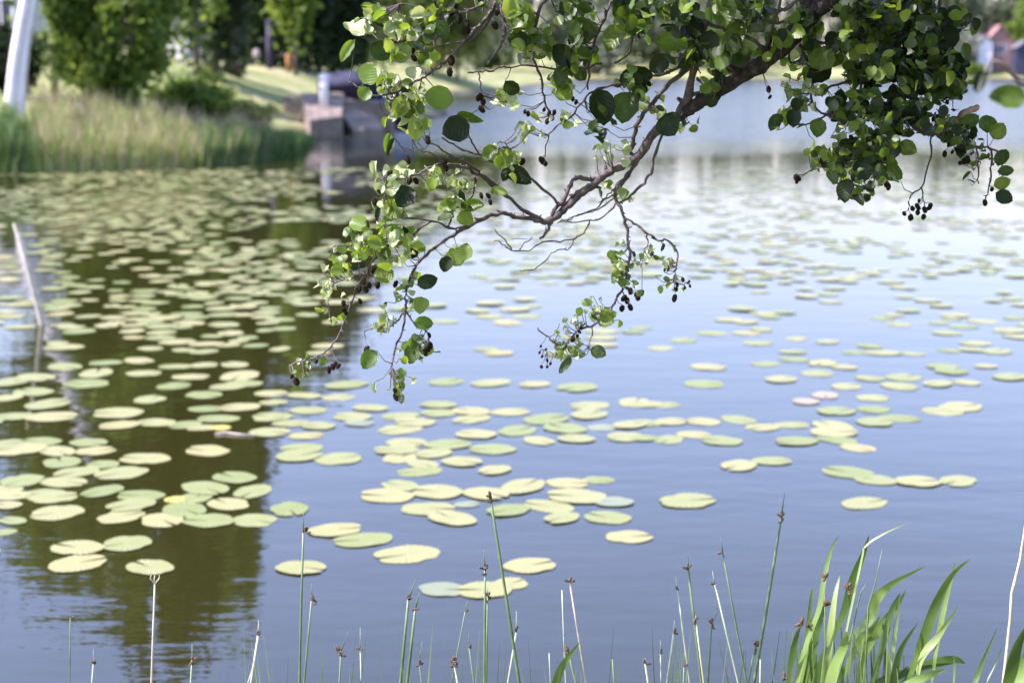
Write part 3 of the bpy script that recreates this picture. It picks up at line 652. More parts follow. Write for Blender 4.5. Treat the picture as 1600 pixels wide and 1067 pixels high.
# trunk on the bank, outside the frame to the right
mb = MB(); tp = spline([(3.0, 2.2, .1), (2.95, 2.25, 1.2), (2.8, 2.4, 2.4), (2.75, 2.5, 3.8), (2.9, 2.5, 5.5), (3.0, 2.4, 7.2)], 4)
mb.tube(tp, [.16 * (1 - .7 * i / len(tp)) for i in range(len(tp))], 12); mb.build('trunk', M['bark'], alder)
top = P3(1330, -40)
mb = MB(); bp_ = spline([(2.78, 2.45, 3.1), (2.3, 2.8, 3.15), (1.7, 3.1, 3.05), (1.15, 3.25, 2.75), tuple(top)], 5)
mb.tube(bp_, [.045 + (.0225 - .045) * i / len(bp_) for i in range(len(bp_))], 10)
mb.build('bough', M['bark'], alder)
limb([(1330, -40), (1262, 28), (1235, 62), (1195, 96), (1150, 124), (1105, 152), (1080, 168), (1062, 182)], 33, 17, 'bough', 'bark', 1.0, 6, 10, .08)
limb([(1062, 182), (1040, 193), (1018, 212), (1002, 240), (975, 258), (950, 270), (925, 290), (900, 308), (876, 332), (855, 346)], 15, 11, 'bough', 'twig', 1.0, 6, 8, .12)
TW = '''828 341 803 338 784 333 749 345 726 357 701 372 672 392 653 411 647 421 637 443 634 466 634 488 628 517 618 545 612 574|7 3
855 346 840 346 828 341|9 7
855 346 822 332 790 305 755 278 740 262 700 240 672 222|7 2
675 345 653 360 634 373 608 383 589 399 577 418 557 450 548 478 538 504 526 529 506 552 487 561 468 565 452 571|4 2.5
749 345 710 357 685 348 653 341 628 341 608 332 603 300 606 268|4 2
653 362 621 376 583 376 567 370 551 357 542 351|3.5 2
608 383 589 383 564 383 535 384 519 384|3 2
589 399 583 427 564 427 542 437 526 440 516 450 513 478 516 504|3 1.8
634 488 608 510 586 513 570 517|3 1.6
637 488 647 504 666 517 669 539 653 552|3.5 2
800 -40 778 0 769 17 755 34 743 45 735 56 724 67 710 83 698 96 684 107 667 118 653 126 635 135 618 145 595 150 570 148 558 135 545 128|6 2.5
795 -30 775 12 758 40 742 58 726 66 701 69 684 73 666 72|4 2
775 -30 762 0 748 10 732 17 719 21 710 18 698 15 667 15 650 12 625 5|5 2
719 21 698 22 676 28 660 35 640 55 622 65|3 2
719 21 712 31 698 48 687 56 679 63|3 2
785 -40 782 0 786 28 788 49 784 67 770 90 762 102|10 3
940 100 900 110 860 108 830 103 799 104 783 105 769 110 748 112 730 115|4 2.5
748 112 750 130 752 150 752 168|2.5 2
880 322 866 312 831 280 823 273 813 265 799 261 785 256 767 252 748 242 730 238 713 230 692 217|4 3
748 242 738 222 732 211|3 2.5
823 273 813 265 806 250 800 238 790 225 780 221|3 1.5
790 305 757 275 743 272 729 262 710 258 694 257 677 260 663 267 645 275 620 280 600 277|5 2.5
694 257 677 241 658 234 647 236|3 1.5
743 276 740 293 737 306 710 328 706 342 700 357|5 3
1002 240 990 262 975 280 960 300 967 319 976 342 981 368 983 394 980 421 973 447 960 473 947 493 927 509 908 513 895 525 880 540 868 537 858 528 839 512|6 2.5
927 509 924 525 920 540|2.5 1.5
868 537 871 542 865 552 845 545|2 1
976 340 990 349 1009 363 1029 375 1042 376 1058 391 1058 411 1055 424 1052 440 1065 445 1075 440|4 1.8
1009 363 1012 381 1004 398 1003 427|3 1.5
963 316 947 335 921 345 894 348 875 345|3.5 1.5
975 285 960 309 940 325 914 332 898 339 871 348|3.5 1.5
985 270 965 300 945 312 925 330 905 335 885 345|3 1.5
990 255 978 280 962 290 950 305 935 318|3 1.5
921 345 911 365 898 371 875 378 848 378 825 391 799 391 786 381 773 375|3 1.5
799 391 789 375 773 358|2.5 1.2
812 391 821 378 832 373 799 375|2 1
901 368 891 388 871 391 855 404 835 421 812 421|2.5 1.2
862 345 855 362 842 375|6 4
940 273 924 280 901 278 891 289 881 312 865 329 862 345|6 8
1040 195 1022 250 1019 263 1006 286 985 305 970 318|5 4
1130 -40 1110 10 1097 50 1090 80 1083 112 1075 149 1060 180|12 13
1095 60 1090 95 1047 129 1019 163 1002 183 990 214 985 242|7 6
1085 90 1040 115 1000 118 976 129 934 141 912 157 892 183 867 200 856 216 851 240|5 2
1262 -10 1240 5 1227 14 1201 20 1176 25 1159 37 1130 48|6 4
1270 30 1250 34 1215 35 1168 35 1140 30|5 3
1200 92 1187 70 1148 51 1117 42 1080 30 1050 5|7 4
1150 122 1148 112 1120 93 1103 67|6 4
960 -40 955 0 940 40 925 75 920 110 918 140|6 3
880 -40 865 -10 843 14 834 56 834 93 846 126 850 150 858 180|6 3
1020 -40 1010 0 990 40 985 80 960 100|5 3
1397 -60 1400 0 1402 49 1405 98 1410 131 1413 160 1405 190 1390 220 1375 250|13 5
1413 160 1380 200 1340 230 1320 260 1315 290 1310 312|6 3
1265 60 1292 69 1341 69 1390 60|6 4
1250 70 1262 100 1270 130 1268 160 1290 180 1330 190|6 3
1290 180 1270 190 1250 195 1232 192|4 2
1405 98 1350 120 1300 135 1275 150|5 3
1402 49 1440 60 1470 90 1490 120|6 3
1413 160 1430 200 1452 210 1470 207|6 9
1453 210 1456 236 1449 262 1440 292 1423 305 1420 326|3 2
1440 292 1443 312 1446 326|2 1.5
1470 212 1494 224 1527 229 1547 232 1549 257 1547 283 1544 300 1539 312|5 2
1527 229 1528 257 1529 288|3 2
1547 232 1562 240 1566 265 1564 300|3 2
1375 250 1350 265 1320 262 1285 262 1262 268|4 2
1470 -40 1468 10 1472 60 1480 110 1490 150|7 4
1340 -40 1345 20 1350 80 1345 140 1340 200|7 4
1195 96 1202 60 1215 20 1225 -20|6 4'''
for s in TW.split('\n'):
    a, b_ = s.split('|'); v = [float(q) for q in a.split()]; w0, w1 = [float(q) for q in b_.split()]
    limb([(v[i], v[i + 1]) for i in range(0, len(v), 2)], w0, w1, sides=6, n=4, jit=.9)
o = limb([(1470, 207), (1495, 190), (1512, 174), (1528, 167)], 11, 9, m_='sun_painted_stub', sample=False); o['label'] = 'short bare stub painted sunlit orange'

# leaves
def leaf_mesh(seed, kind):
    rg = random.Random(seed); nu, nv = 8, 5; V = []; wmax = rg.uniform(.36, .46) if kind != 'thin' else .2
    fold = rg.uniform(.1, .5) if kind != 'curl' else rg.uniform(.5, 1.1); arch = rg.uniform(-.25, .35); tw = rg.uniform(-.5, .5)
    if kind == 'curl': arch = rg.uniform(.5, 1.1)
    for i in range(nu):
        t_ = i / (nu - 1); t_ = .5 - .5 * math.cos(math.pi * t_) if kind != 'x' else t_; wv = max(.03, wmax * math.sqrt(max(0, 1 - (2 * t_ ** .88 - 1) ** 2)) ** .9)
        for j in range(nv):
            s = (j / (nv - 1) - .5) * 2; e = 1 + (.03 * (-1) ** i if abs(s) == 1 else 0)
            x = s * wv * e; z = abs(s) ** 1.3 * wv * fold + .03 * math.sin(t_ * 17) * abs(s)
            y = t_ - .06 * (abs(s) ** 2) * (1 if t_ > .5 else -1)
            a = arch * t_ * t_; y2 = y * math.cos(a * .8); z2 = z - y * math.sin(a * .8) * .6; c_, s_ = math.cos(tw * t_), math.sin(tw * t_)
            V.append((x * c_ - z2 * s_ * .5, y2, z2 + x * s_ * .6))
    Fc = [(i * nv + j, i * nv + j + 1, (i + 1) * nv + j + 1, (i + 1) * nv + j) for i in range(nu - 1) for j in range(nv - 1)]
    me = bpy.data.meshes.new('leaf'); me.from_pydata(V, [], Fc); me.shade_smooth(); return me
LM = {k: [] for k in 'gytb'}
for s in range(8):
    me = leaf_mesh(s, 'flat'); me.materials.append(M['leaf']); LM['g'].append(me)
for s in range(8):
    me = leaf_mesh(50 + s, 'curl'); me.materials.append(M['young']); LM['y'].append(me)
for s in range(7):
    me = leaf_mesh(20 + s, 'flat'); me.materials.append(M['sun_painted']); LM['b'].append(me)
for s in range(3):
    me = leaf_mesh(90 + s, 'thin'); me.materials.append(M['leaf']); LM['t'].append(me)
leaves = []      # (mesh, matrix, size, anchor)
SA = np.array([(a, b_) for a, b_, c in SAMP])
def nearest(px, py):
    i = int(np.argmin((SA[:, 0] - px) ** 2 + (SA[:, 1] - py) ** 2)); return SAMP[i][2]
CAMP = Vector((0, 0, CAM_H))
def put_leaf(c, L_, me, nrm, ydir, anchor=None, wscale=1.0):
    """c = leaf middle; leaf runs along ydir"""
    nrm = nrm.normalized(); y = (ydir - nrm * ydir.dot(nrm)).normalized(); x = y.cross(nrm)
    Mx = Matrix((x, y, nrm)).transposed().to_4x4() @ Matrix.Diagonal((L_ * wscale, L_, L_, 1))
    Mx.translation = c - y * L_ * .5
    leaves.append((me, Mx, L_, anchor))
HL = '''685 154 46 .82 175 g;577 115 36 .95 60 g;712 202 44 1.1 200 g;978 168 50 .95 262 g;940 168 58 .8 275 g;810 275 46 .7 330 g;632 308 38 1 240 g;600 430 32 1 210 g;712 402 32 1.05 300 g;697 413 26 1 250 g;727 393 28 .85 80 g;668 440 34 .8 20 g;657 477 28 .95 260 g;662 505 32 .8 0 g;645 553 34 .95 250 g;577 562 36 .75 235 g;585 608 24 .35 270 y;883 571 32 .5 235 g;935 550 26 1 330 g;948 503 28 .75 350 g;1048 195 38 1.1 300 g;995 118 50 .65 180 g;543 80 40 .5 235 g;595 80 34 .85 320 g;627 84 34 .95 270 g;650 200 42 .6 95 g;607 225 36 .35 265 g;585 258 36 .3 95 y;735 184 44 .35 345 g;880 85 44 .8 150 g;908 50 50 .85 170 g;900 95 46 .7 200 g;1050 66 52 .65 0 g;1085 42 40 .85 90 g;801 14 44 .75 270 g;812 62 36 .75 0 g;1285 92 38 1.05 80 g;876 120 34 .8 260 g;560 40 34 .8 120 y;546 38 26 .8 100 y;612 40 34 .5 40 y;660 22 40 .6 20 y;646 110 26 .9 90 y;570 148 24 1 240 g;625 168 36 .75 240 g;690 45 38 .7 300 g;780 300 30 .6 340 g;765 240 30 .9 230 g;740 322 36 .6 0 g;700 320 30 .8 200 g;560 420 30 .7 200 g;560 350 34 .9 160 g;594 332 34 .5 80 g;610 230 30 .4 250 g;1030 100 36 .9 220 g;1108 70 44 .8 265 g;1130 20 50 .8 280 g;1150 55 46 .8 260 g;960 60 46 .9 240 g;985 20 46 .9 210 g;1542 194 30 .95 90 g;1560 205 28 .9 60 g;1566 246 30 .85 70 g;1572 267 24 .8 0 g;1566 286 26 .9 20 g;1569 308 28 .95 330 g;1510 275 18 .4 230 g;1325 235 38 1 250 g;1352 265 40 .9 270 g;1322 298 38 .9 265 g;1390 45 44 1 250 g;1430 180 40 1 260 g;1280 115 40 1 200 g;1212 192 30 .7 240 g;1240 185 30 .9 270 g;1278 200 30 .9 270 g;1395 270 34 .9 330 g;1418 232 32 .9 330 g;1300 278 26 .5 310 g;1340 308 34 .5 300 g;1480 60 42 1 270 g;1495 25 36 1 250 g;1488 140 40 1 300 g;1515 190 34 .8 30 g'''
BRT = {(685, 154), (577, 115), (627, 84), (650, 200), (577, 562), (801, 14), (1050, 66), (607, 225), (543, 80), (712, 402)}
for s in HL.split(';'):
    a = s.split(); px, py, L_, ws, an = [float(q) for q in a[:5]]; an = R(an)
    c = P3(px, py); c = at(px, py, c.y - .05 + random.uniform(-.03, .03)); sz = L_ * c.y / F * 1.05
    nrm = (CAMP - c).normalized() + Vector((random.uniform(-.4, .2), 0, random.uniform(-.05, .5)))
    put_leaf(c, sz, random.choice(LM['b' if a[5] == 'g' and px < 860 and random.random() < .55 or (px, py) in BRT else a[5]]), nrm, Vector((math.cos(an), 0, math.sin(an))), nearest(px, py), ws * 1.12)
BL = '''560 45 20 18 6 26 y;625 25 45 25 16 28 m;650 60 30 20 10 30 g;620 60 30 25 10 26 m;600 150 35 22 14 24 m;640 170 35 30 14 26 y;640 135 25 20 8 24 y;625 200 25 38 9 28 m;605 280 30 22 11 28 y;620 320 40 25 14 28 m;700 275 28 22 14 24 y;722 310 28 28 14 28 m;770 240 30 22 9 28 m;785 270 25 12 5 30 g;832 215 18 14 8 22 y;690 15 40 18 12 30 g;740 5 40 12 8 26 g;822 25 30 40 14 34 m;832 90 26 30 14 28 m;862 60 28 40 12 30 m;800 140 22 22 8 28 m;862 140 28 28 10 26 m;870 180 22 18 6 22 y;920 30 50 40 24 36 g;900 90 40 30 14 34 g;930 175 30 30 8 34 g;950 230 18 18 9 22 y;980 30 50 40 22 38 g;1050 45 50 45 24 40 g;1120 55 45 45 22 38 g;1180 40 40 35 18 34 g;1000 125 32 32 10 34 g;1090 110 35 30 14 36 g;1010 180 20 25 6 28 y;1060 200 20 14 4 28 g;965 300 18 14 5 22 m;1230 60 50 50 24 30 m;1290 100 50 50 30 32 m;1258 160 32 28 14 28 y;1350 60 60 70 70 34 d;1420 70 55 75 80 34 d;1400 15 80 25 40 32 d;1440 95 40 40 26 30 d;1300 30 50 30 26 32 g;1150 15 70 20 22 36 g;1010 10 80 18 22 36 g;1470 40 30 50 26 34 d;1450 130 48 45 46 32 d;1340 150 50 60 46 32 d;1380 200 55 50 56 30 d;1330 230 45 35 36 28 m;1275 255 25 20 20 22 m;1335 280 24 28 16 26 d;1375 250 30 30 22 28 d;1245 185 28 14 10 24 m;1490 120 28 28 18 32 d;1492 200 32 26 26 28 d;1535 250 14 18 6 18 d;640 350 40 30 14 26 m;560 380 35 30 18 24 m;580 400 25 20 12 26 m;530 420 28 22 13 20 m;512 440 12 18 8 22 y;620 420 28 28 10 26 y;600 375 30 20 10 24 m;640 460 22 24 10 22 m;600 520 26 22 9 20 y;640 535 26 24 12 22 m;618 585 20 18 13 18 m;525 510 10 18 5 16 m;475 560 13 10 7 15 m;960 410 18 13 10 16 m;985 432 28 22 22 18 m;1010 400 10 18 8 16 m;1042 415 16 13 10 16 m;930 485 24 14 16 16 m;905 500 18 10 7 16 y;900 550 32 10 12 17 m;890 530 18 14 9 15 m;1060 445 10 8 5 14 m'''
for s in BL.split(';'):
    a = s.split(); cx, cy, rx, ry, n_, sz = [float(q) for q in a[:6]]; k = a[6]
    subs = []
    for _ in range(max(2, int(n_ / 5))):
        th = random.uniform(0, 6.28); q = math.sqrt(random.random()); subs.append((cx + rx * q * math.cos(th), cy + ry * q * math.sin(th)))
    if k in 'dg': sz *= .74
    for _ in range(int(n_ * (2.7 if k == 'd' else 2.2 if k == 'g' else 1.5))):
        a = random.choice(subs); px, py = random.gauss(a[0], 10), random.gauss(a[1], 10)
        dz = .22 if k in 'dg' else .09; yv_ = depth(px, py) + random.gauss(0, dz * .6); c = at(px, py, yv_)
        kk = {'g': 'gggtbg', 'y': 'yyyb', 'm': 'gbybyb', 'd': 'ggggggggg'}[k]; kk = random.choice(kk)
        L_ = sz * yv_ / F * random.uniform(.65, 1.15) * (.8 if kk == 'y' else 1)
        nrm = Vector((random.gauss(0, .7), random.gauss(-.55, .6), random.gauss(.45, .6)))
        yd = Vector((random.gauss(0, .8), random.gauss(0, .5), random.gauss(-.6, .6)))
        put_leaf(c, L_, random.choice(LM[kk]), nrm, yd, nearest(px, py), random.uniform(.85, 1.1))
# out-of-focus twig with two leaves, nearer to the camera
mb = MB(); pts = [at(a, b_, 1.75) for a, b_ in spline([(1900, 60), (1700, 130), (1604, 133), (1580, 110), (1555, 96), (1543, 108), (1534, 122)], 4)]
far_end = Vector((2.7, 2.4, 2.6)); mb.tube([far_end, far_end.lerp(pts[0], .5) + Vector((0, -.1, .05))] + pts, [.012, .007] + [.0045 - .0028 * i / len(pts) for i in range(len(pts))], 6); mb.build('twig', M['twig'], alder)
for px, py, L_, ws, an in ((1530, 130, 38, .5, 262), (1574, 154, 60, .62, 175), (1640, 150, 60, .8, 20), (1500, 100, 0, 0, 0)):
    if L_: put_leaf(at(px, py, 1.72), L_ * 1.72 / F, LM['g'][2], CAMP - at(px, py, 1.72) + Vector((.1, 0, .4)), Vector((math.cos(R(an)), 0, math.sin(R(an)))), None, ws * 1.2)
# petioles: one part, one thin stalk per leaf
mb = MB()
for me, Mx, L_, an in leaves:
    if an is None: continue
    b0 = Mx.translation; d = (an - b0)
    if d.length > .16: continue
    mid = b0.lerp(an, .5) + Vector((0, 0, -.12 * d.length)); mb.tube([an, mid, b0], [.0011, .0009, .0007], 4, False)
o = mb.build('petioles', M['twig'], alder); o['kind'] = 'stuff'
inview = []
for q in leaves:
    inview.append(q)
order = sorted(range(len(leaves)), key=lambda i: (-(1000 if i < len(HL.split(';')) else 0) - leaves[i][2] * 1000))
SING = set(order[:296])
restL = []
for i, (me, Mx, L_, an) in enumerate(leaves):
    if i in SING:
        o = bpy.data.objects.new('leaf', me); C.objects.link(o); o.parent = alder
        o.matrix_world = Mx; o.matrix_parent_inverse = Matrix.Translation(-alder.location)
        o.matrix_basis = Mx
    else: restL.append((me, Mx))
def join_leaves(L_, name, m_):
    cache = {}; VV = []; FF = []; base = 0
    for me, Mx in L_:
        if me.name not in cache:
            co = np.empty(len(me.vertices) * 3, 'f4'); me.vertices.foreach_get('co', co)
            cache[me.name] = (co.reshape(-1, 3), np.array([tuple(p.vertices) for p in me.polygons]))
        co, fc = cache[me.name]; A = np.array(Mx, 'f4'); VV.append(co @ A[:3, :3].T + A[:3, 3]); FF.append(fc + base); base += len(co)
    o = link(name, np_mesh(name, np.concatenate(VV), np.concatenate(FF)), m_, alder); o['kind'] = 'stuff'; return o
yn = {m_.name for m_ in LM['y']}
sn_ = {m_.name for m_ in LM['b']}
join_leaves([q for q in restL if q[0].name not in yn and q[0].name not in sn_], 'small_leaves', M['leaf']); join_leaves([q for q in restL if q[0].name in sn_], 'sunny_leaves', M['sun_painted']); join_leaves([q for q in restL if q[0].name in yn], 'young_leaves', M['young'])  # sunny_leaves: smaller leaves wearing the painted sunlit tone
# the crown above the frame, which shades the right-hand boughs
CR = []
for k in range(16000):
    th, z_ = random.uniform(0, 6.28), random.uniform(-1, 1); q = random.random() ** .35
    c = Vector((1.3, 2.7, 4.0)) + Vector((math.cos(th) * math.sqrt(1 - z_ * z_) * 2.3, math.sin(th) * math.sqrt(1 - z_ * z_) * 1.9, z_ * 1.25)) * q
    xs_ = c.x - sdir.x / sdir.z * (c.z - 2.3); ys_ = c.y - sdir.y / sdir.z * (c.z - 2.3)
    if 2.4 < ys_ < 3.7 and xs_ < .15: continue          # the sun reaches the left twigs
    if 2.4 < ys_ < 3.7 and xs_ < .5 and random.random() < .6: continue
    if c.z < 2.55: c.z = 2.6 + random.random() * .8
    if c.z - CAM_H < c.y * .07 + .15: continue
    if c.x < .55 and c.z < 2.75: continue
    nrm = Vector((random.gauss(0, .6), random.gauss(0, .6), 1)).normalized(); yd = Vector((random.gauss(0, 1), random.gauss(0, 1), -.3)); y = (yd - nrm * yd.dot(nrm)).normalized(); x = y.cross(nrm)
    Mx = Matrix((x, y, nrm)).transposed().to_4x4() @ Matrix.Diagonal((.07, .07, .07, 1)); Mx.translation = c; CR.append((random.choice(LM['g']), Mx))
for k in range(4200):  # unseen leaves added behind the camera to block low sky light
    th, z_ = random.uniform(0, 6.28), random.uniform(-1, 1); q = random.random() ** .35
    c = Vector((1.2, -1.6, 3.3)) + Vector((math.cos(th) * math.sqrt(1 - z_ * z_) * 3.2, math.sin(th) * math.sqrt(1 - z_ * z_) * 2.1, z_ * 1.9)) * q
    if (c - CAMP).length < .9: continue
    nrm = Vector((random.gauss(0, .8), random.gauss(0, .8), 1)).normalized(); yd = Vector((random.gauss(0, 1), random.gauss(0, 1), -.3)); y = (yd - nrm * yd.dot(nrm)).normalized(); x = y.cross(nrm)
    Mx = Matrix((x, y, nrm)).transposed().to_4x4() @ Matrix.Diagonal((.12, .12, .12, 1)); Mx.translation = c; CR.append((random.choice(LM['g']), Mx))
for px in (785, 800, 880, 960, 1020, 1130, 1225, 1340, 1397, 1470):     # leafy twigs just above the picture
    for _ in range(85):
        e = P3(px, -30); f = random.random(); c = e.lerp(e + Vector((.25, .05, .5)), f) + Vector((random.gauss(0, .09), random.gauss(0, .12), random.gauss(.06, .05)))
        if c.z - CAM_H < c.y * .058: continue
        nrm = Vector((random.gauss(0, .6), random.gauss(-.4, .6), .6)).normalized(); yd = Vector((random.gauss(0, 1), random.gauss(0, .5), -.5)); y = (yd - nrm * yd.dot(nrm)).normalized(); x = y.cross(nrm)
        q = random.uniform(.035, .06); Mx = Matrix((x, y, nrm)).transposed().to_4x4() @ Matrix.Diagonal((q, q, q, 1)); Mx.translation = c; CR.append((random.choice(LM['g']), Mx))
join_leaves(CR, 'crown', M['leaf'])
mb = MB()
for k in range(26):
    p0 = Vector((2.8, 2.45, random.uniform(3.0, 5.2))); a = Vector((random.uniform(.2, 2.6), random.uniform(1.9, 4.2), random.uniform(3.6, 5.2)))
    mb.tube([p0, p0.lerp(a, .5) + Vector((0, 0, .15)), a], [.03, .016, .004], 5)
for px in (785, 800, 880, 960, 1020, 1130, 1225, 1340, 1397, 1470):     # hanging twigs are carried by the boughs above
    e = P3(px, -40 if px != 1397 else -60); p = Vector(bp_[10]) + Vector((0, 0, .15)); up_ = e + Vector((.25, .05, .45))
    mb.tube([Vector((2.3, 2.8, 3.6)), p.lerp(up_, .6) + Vector((0, 0, .25)), up_, e], [.012, .009, .006, .0035], 5)
mb.build('upper_limbs', M['bark'], alder)

# cones
def cone_mesh(seed):
    mb = MB(); mb.blob((0, 0, 0), (.33, .33, .5), 9, 8, bump=.17, sd=seed); return mb.mesh('cone', False)
CM = [cone_mesh(0), cone_mesh(1)]
for me in CM: me.materials.append(M['cone'])
CN = '''751 152 12;747 154 11;755 160 12;753 171 13;668 219 15;695 18 13;705 20 14;718 30 15;730 38 14;731 47 14;700 5 16;710 8 14;777 20 13;773 40 16;705 95 15;703 113 16;645 80 11;647 91 13;696 253 10;696 262 12;610 272 11;585 315 11;592 300 9;637 250 12;637 268 13;640 283 13;650 283 12;752 306 12;763 306 10;766 316 11;848 252 12;852 256 11;816 253 12;800 250 9;845 250 11;820 175 8;825 178 9;850 172 9;858 178 9;862 184 11;855 190 10;866 176 9;895 155 10;900 160 9;1006 133 11;1014 131 12;1008 141 11;583 421 12;590 425 12;568 440 12;577 446 12;572 453 13;590 446 11;561 452 12;563 471 12;537 474 11;539 487 13;618 444 14;602 476 9;573 545 12;574 548 11;520 573 12;514 578 13;524 569 11;529 572 10;463 596 13;456 588 9;494 565 10;617 610 12;619 620 13;671 524 10;672 540 13;668 545 12;665 552 12;655 540 10;590 445 10;985 455 12;996 460 13;1003 458 11;975 466 12;985 480 13;980 470 12;972 482 13;997 465 12;1067 437 9;1054 466 12;1058 445 9;1056 452 12;1076 441 7;1078 447 6;1070 450 7;845 541 6;843 551 6;847 557 6;853 546 6;855 563 7;860 568 7;846 573 7;855 573 7;905 518 9;902 525 9;895 530 10;908 512 9;1201 140 11;1203 152 7;1243 277 11;1248 279 11;1245 283 10;1378 285 13;1385 288 13;1388 292 12;1413 334 10;1423 340 12;1426 326 12;1434 323 12;1434 332 11;1445 328 12;1443 339 11;1453 323 14;1436 314 8;1539 317 12;1476 241 11;1488 238 9;1482 227 9;1507 237 8;1506 252 12;1512 248 11;1500 255 10;1550 296 10;1488 150 10;1480 160 9;1330 215 10;1400 240 10'''
mb = MB(); nc = 0
for s in CN.split(';'):
    px, py, L_ = [float(q) for q in s.split()]; y_ = depth(px, py) - random.uniform(.0, .05); c = at(px, py, y_); sz = L_ * y_ / F * random.uniform(.82, 1.05)
    o = bpy.data.objects.new('cone', random.choice(CM)); C.objects.link(o); o.parent = alder; o.matrix_parent_inverse = Matrix.Translation(-alder.location)
    Mx = Matrix.Rotation(random.gauss(0, .35), 4, 'X') @ Matrix.Rotation(random.gauss(0, .35), 4, 'Y') @ Matrix.Rotation(random.uniform(0, 6), 4, 'Z') @ Matrix.Diagonal((sz, sz, sz * random.uniform(.95, 1.2), 1)); Mx.translation = c
    o.matrix_basis = Mx; an = nearest(px, py - 8)
    tp_ = c + Vector((0, 0, sz * .5)); d = (an - tp_)
    if d.length < .12: mb.tube([an, an.lerp(tp_, .5) + Vector((0, 0, -.1 * d.length)), tp_], [.0009, .0008, .0007], 4, False)
o = mb.build('cone_stalks', M['twig'], alder); o['kind'] = 'stuff'

# ------------------------------------------------------------------ rushes on the near bank
def spikelets(mb, c, n_, s, rg):
    for _ in range(n_):
        d = Vector((rg.gauss(0, .8), rg.gauss(0, .5), rg.gauss(.7, .7))).normalized(); q = d.to_track_quat('Z', 'Y').to_matrix()
        mb.blob(c + d * s * rg.uniform(.3, .9), (s * .28, s * .28, s * .62), 6, 4, q, .08)
RU = '''110 965 104 3 r 1 0 -5|thin dark rush with a small dark head at far left
146 1036 140 3 d 3 0 -22|short rush with a tall brown head, second from left
300 1030 298 3 d 4 0 -25|short rush with ragged pale brown head beneath the forked dry stalk's right
404 990 388 6 p 3 0 -22|pale green rush with a brown side tuft left of the straight tall rush
396 1040 380 3 p 0 0 0|thin pale rush stem leaning against the pale green rush
474 832 472 5 r 3 0 -32|straight tall rush standing in front of the lone round lily pad
487 936 478 4 r 4 0 -25|rush with two brown tufts just right of the straight tall rush
533 1016 525 4 r 5 12 -30|rush with clustered brown heads and a slanting tip
563 1012 567 3 p 2 0 -32|slim rush with one round brown head and pale tip
638 936 618 6 r 3 12 -32|left of the two thick green rushes standing together
649 950 626 6 r 3 7 -26|right of the two thick green rushes standing together
655 1036 661 3 r 3 5 -35|small rush with a dark head beside the thick green pair
727 955 696 3 r 1 3 -16|slanting rush stem with a pale joint near its tip
709 1032 722 4 d 7 0 -8|stout brown drooping flower spike crossing the slanting rush
733 1012 741 3 r 2 -1 -22|short rush with round brown head just right of the drooping spike
758 888 757 5 r 4 -2 -30|white tipped rush in front of the middle front lily pad
762 930 762 4 r 4 0 -12|rush with a pale brown joint close beside the white tipped rush
766 776 812 6 r 5 0 -8|tallest rush leaning left with a dark forked head
807 985 788 4 p 2 0 -30|pale rush crossing behind the foot of the tallest rush
878 922 892 3 p 0 0 0|headless pale rush left of the white leaning rush
890 908 926 4 w 3 0 -6|whitish rush leaning left with a pinkish head
887 1015 906 5 r 4 -2 -8|green rush with dark head beside the yellow green grass blade
858 1020 857 3 p 0 0 0|short headless pale stem left of the yellow green grass blade
957 1030 960 4 r 0 0 0|short headless stem alone in the gap right of the grass blade
1008 1036 1016 4 d 3 0 -8|short pale rush with a brown tuft, left of three stubby ones
1032 1020 1033 3 p 2 0 -20|short rush with faint pinkish tip, middle of three stubby ones
1053 988 1043 5 p 2 1 -20|upright pale rush with small head, right of three stubby ones
1075 888 1096 6 r 3 0 -18|green rush with a small dark tuft, tallest of the bunch left of centre right
1059 922 1090 3 p 1 -3 -20|faint thin rush leaning left beside the green tufted rush
1087 968 1108 4 p 2 0 -8|rush with a pale tuft low beside the green tufted rush
1112 972 1101 4 r 4 14 -24|rush with dark tuft and a thin tip bent to the right
1069 1040 1068 3 r 2 0 -20|very short rush with pinkish head near the bottom edge
1129 862 1178 4 r 1 -3 -22|left leaning rush with a pale tip crossing the slanting tall rush
1117 912 1162 4 p 1 -4 -20|paler left leaning rush below the crossing pair
1221 806 1162 6 r 5 5 -36|slanting tall rush with a brown head and hair thin tip
1180 1008 1160 4 r 6 0 -8|rush with large brown tuft low against the slanting tall rush
1188 1030 1188 3 p 0 0 0|short pale stem just left of the reed clump'''
rgr = random.Random(5)
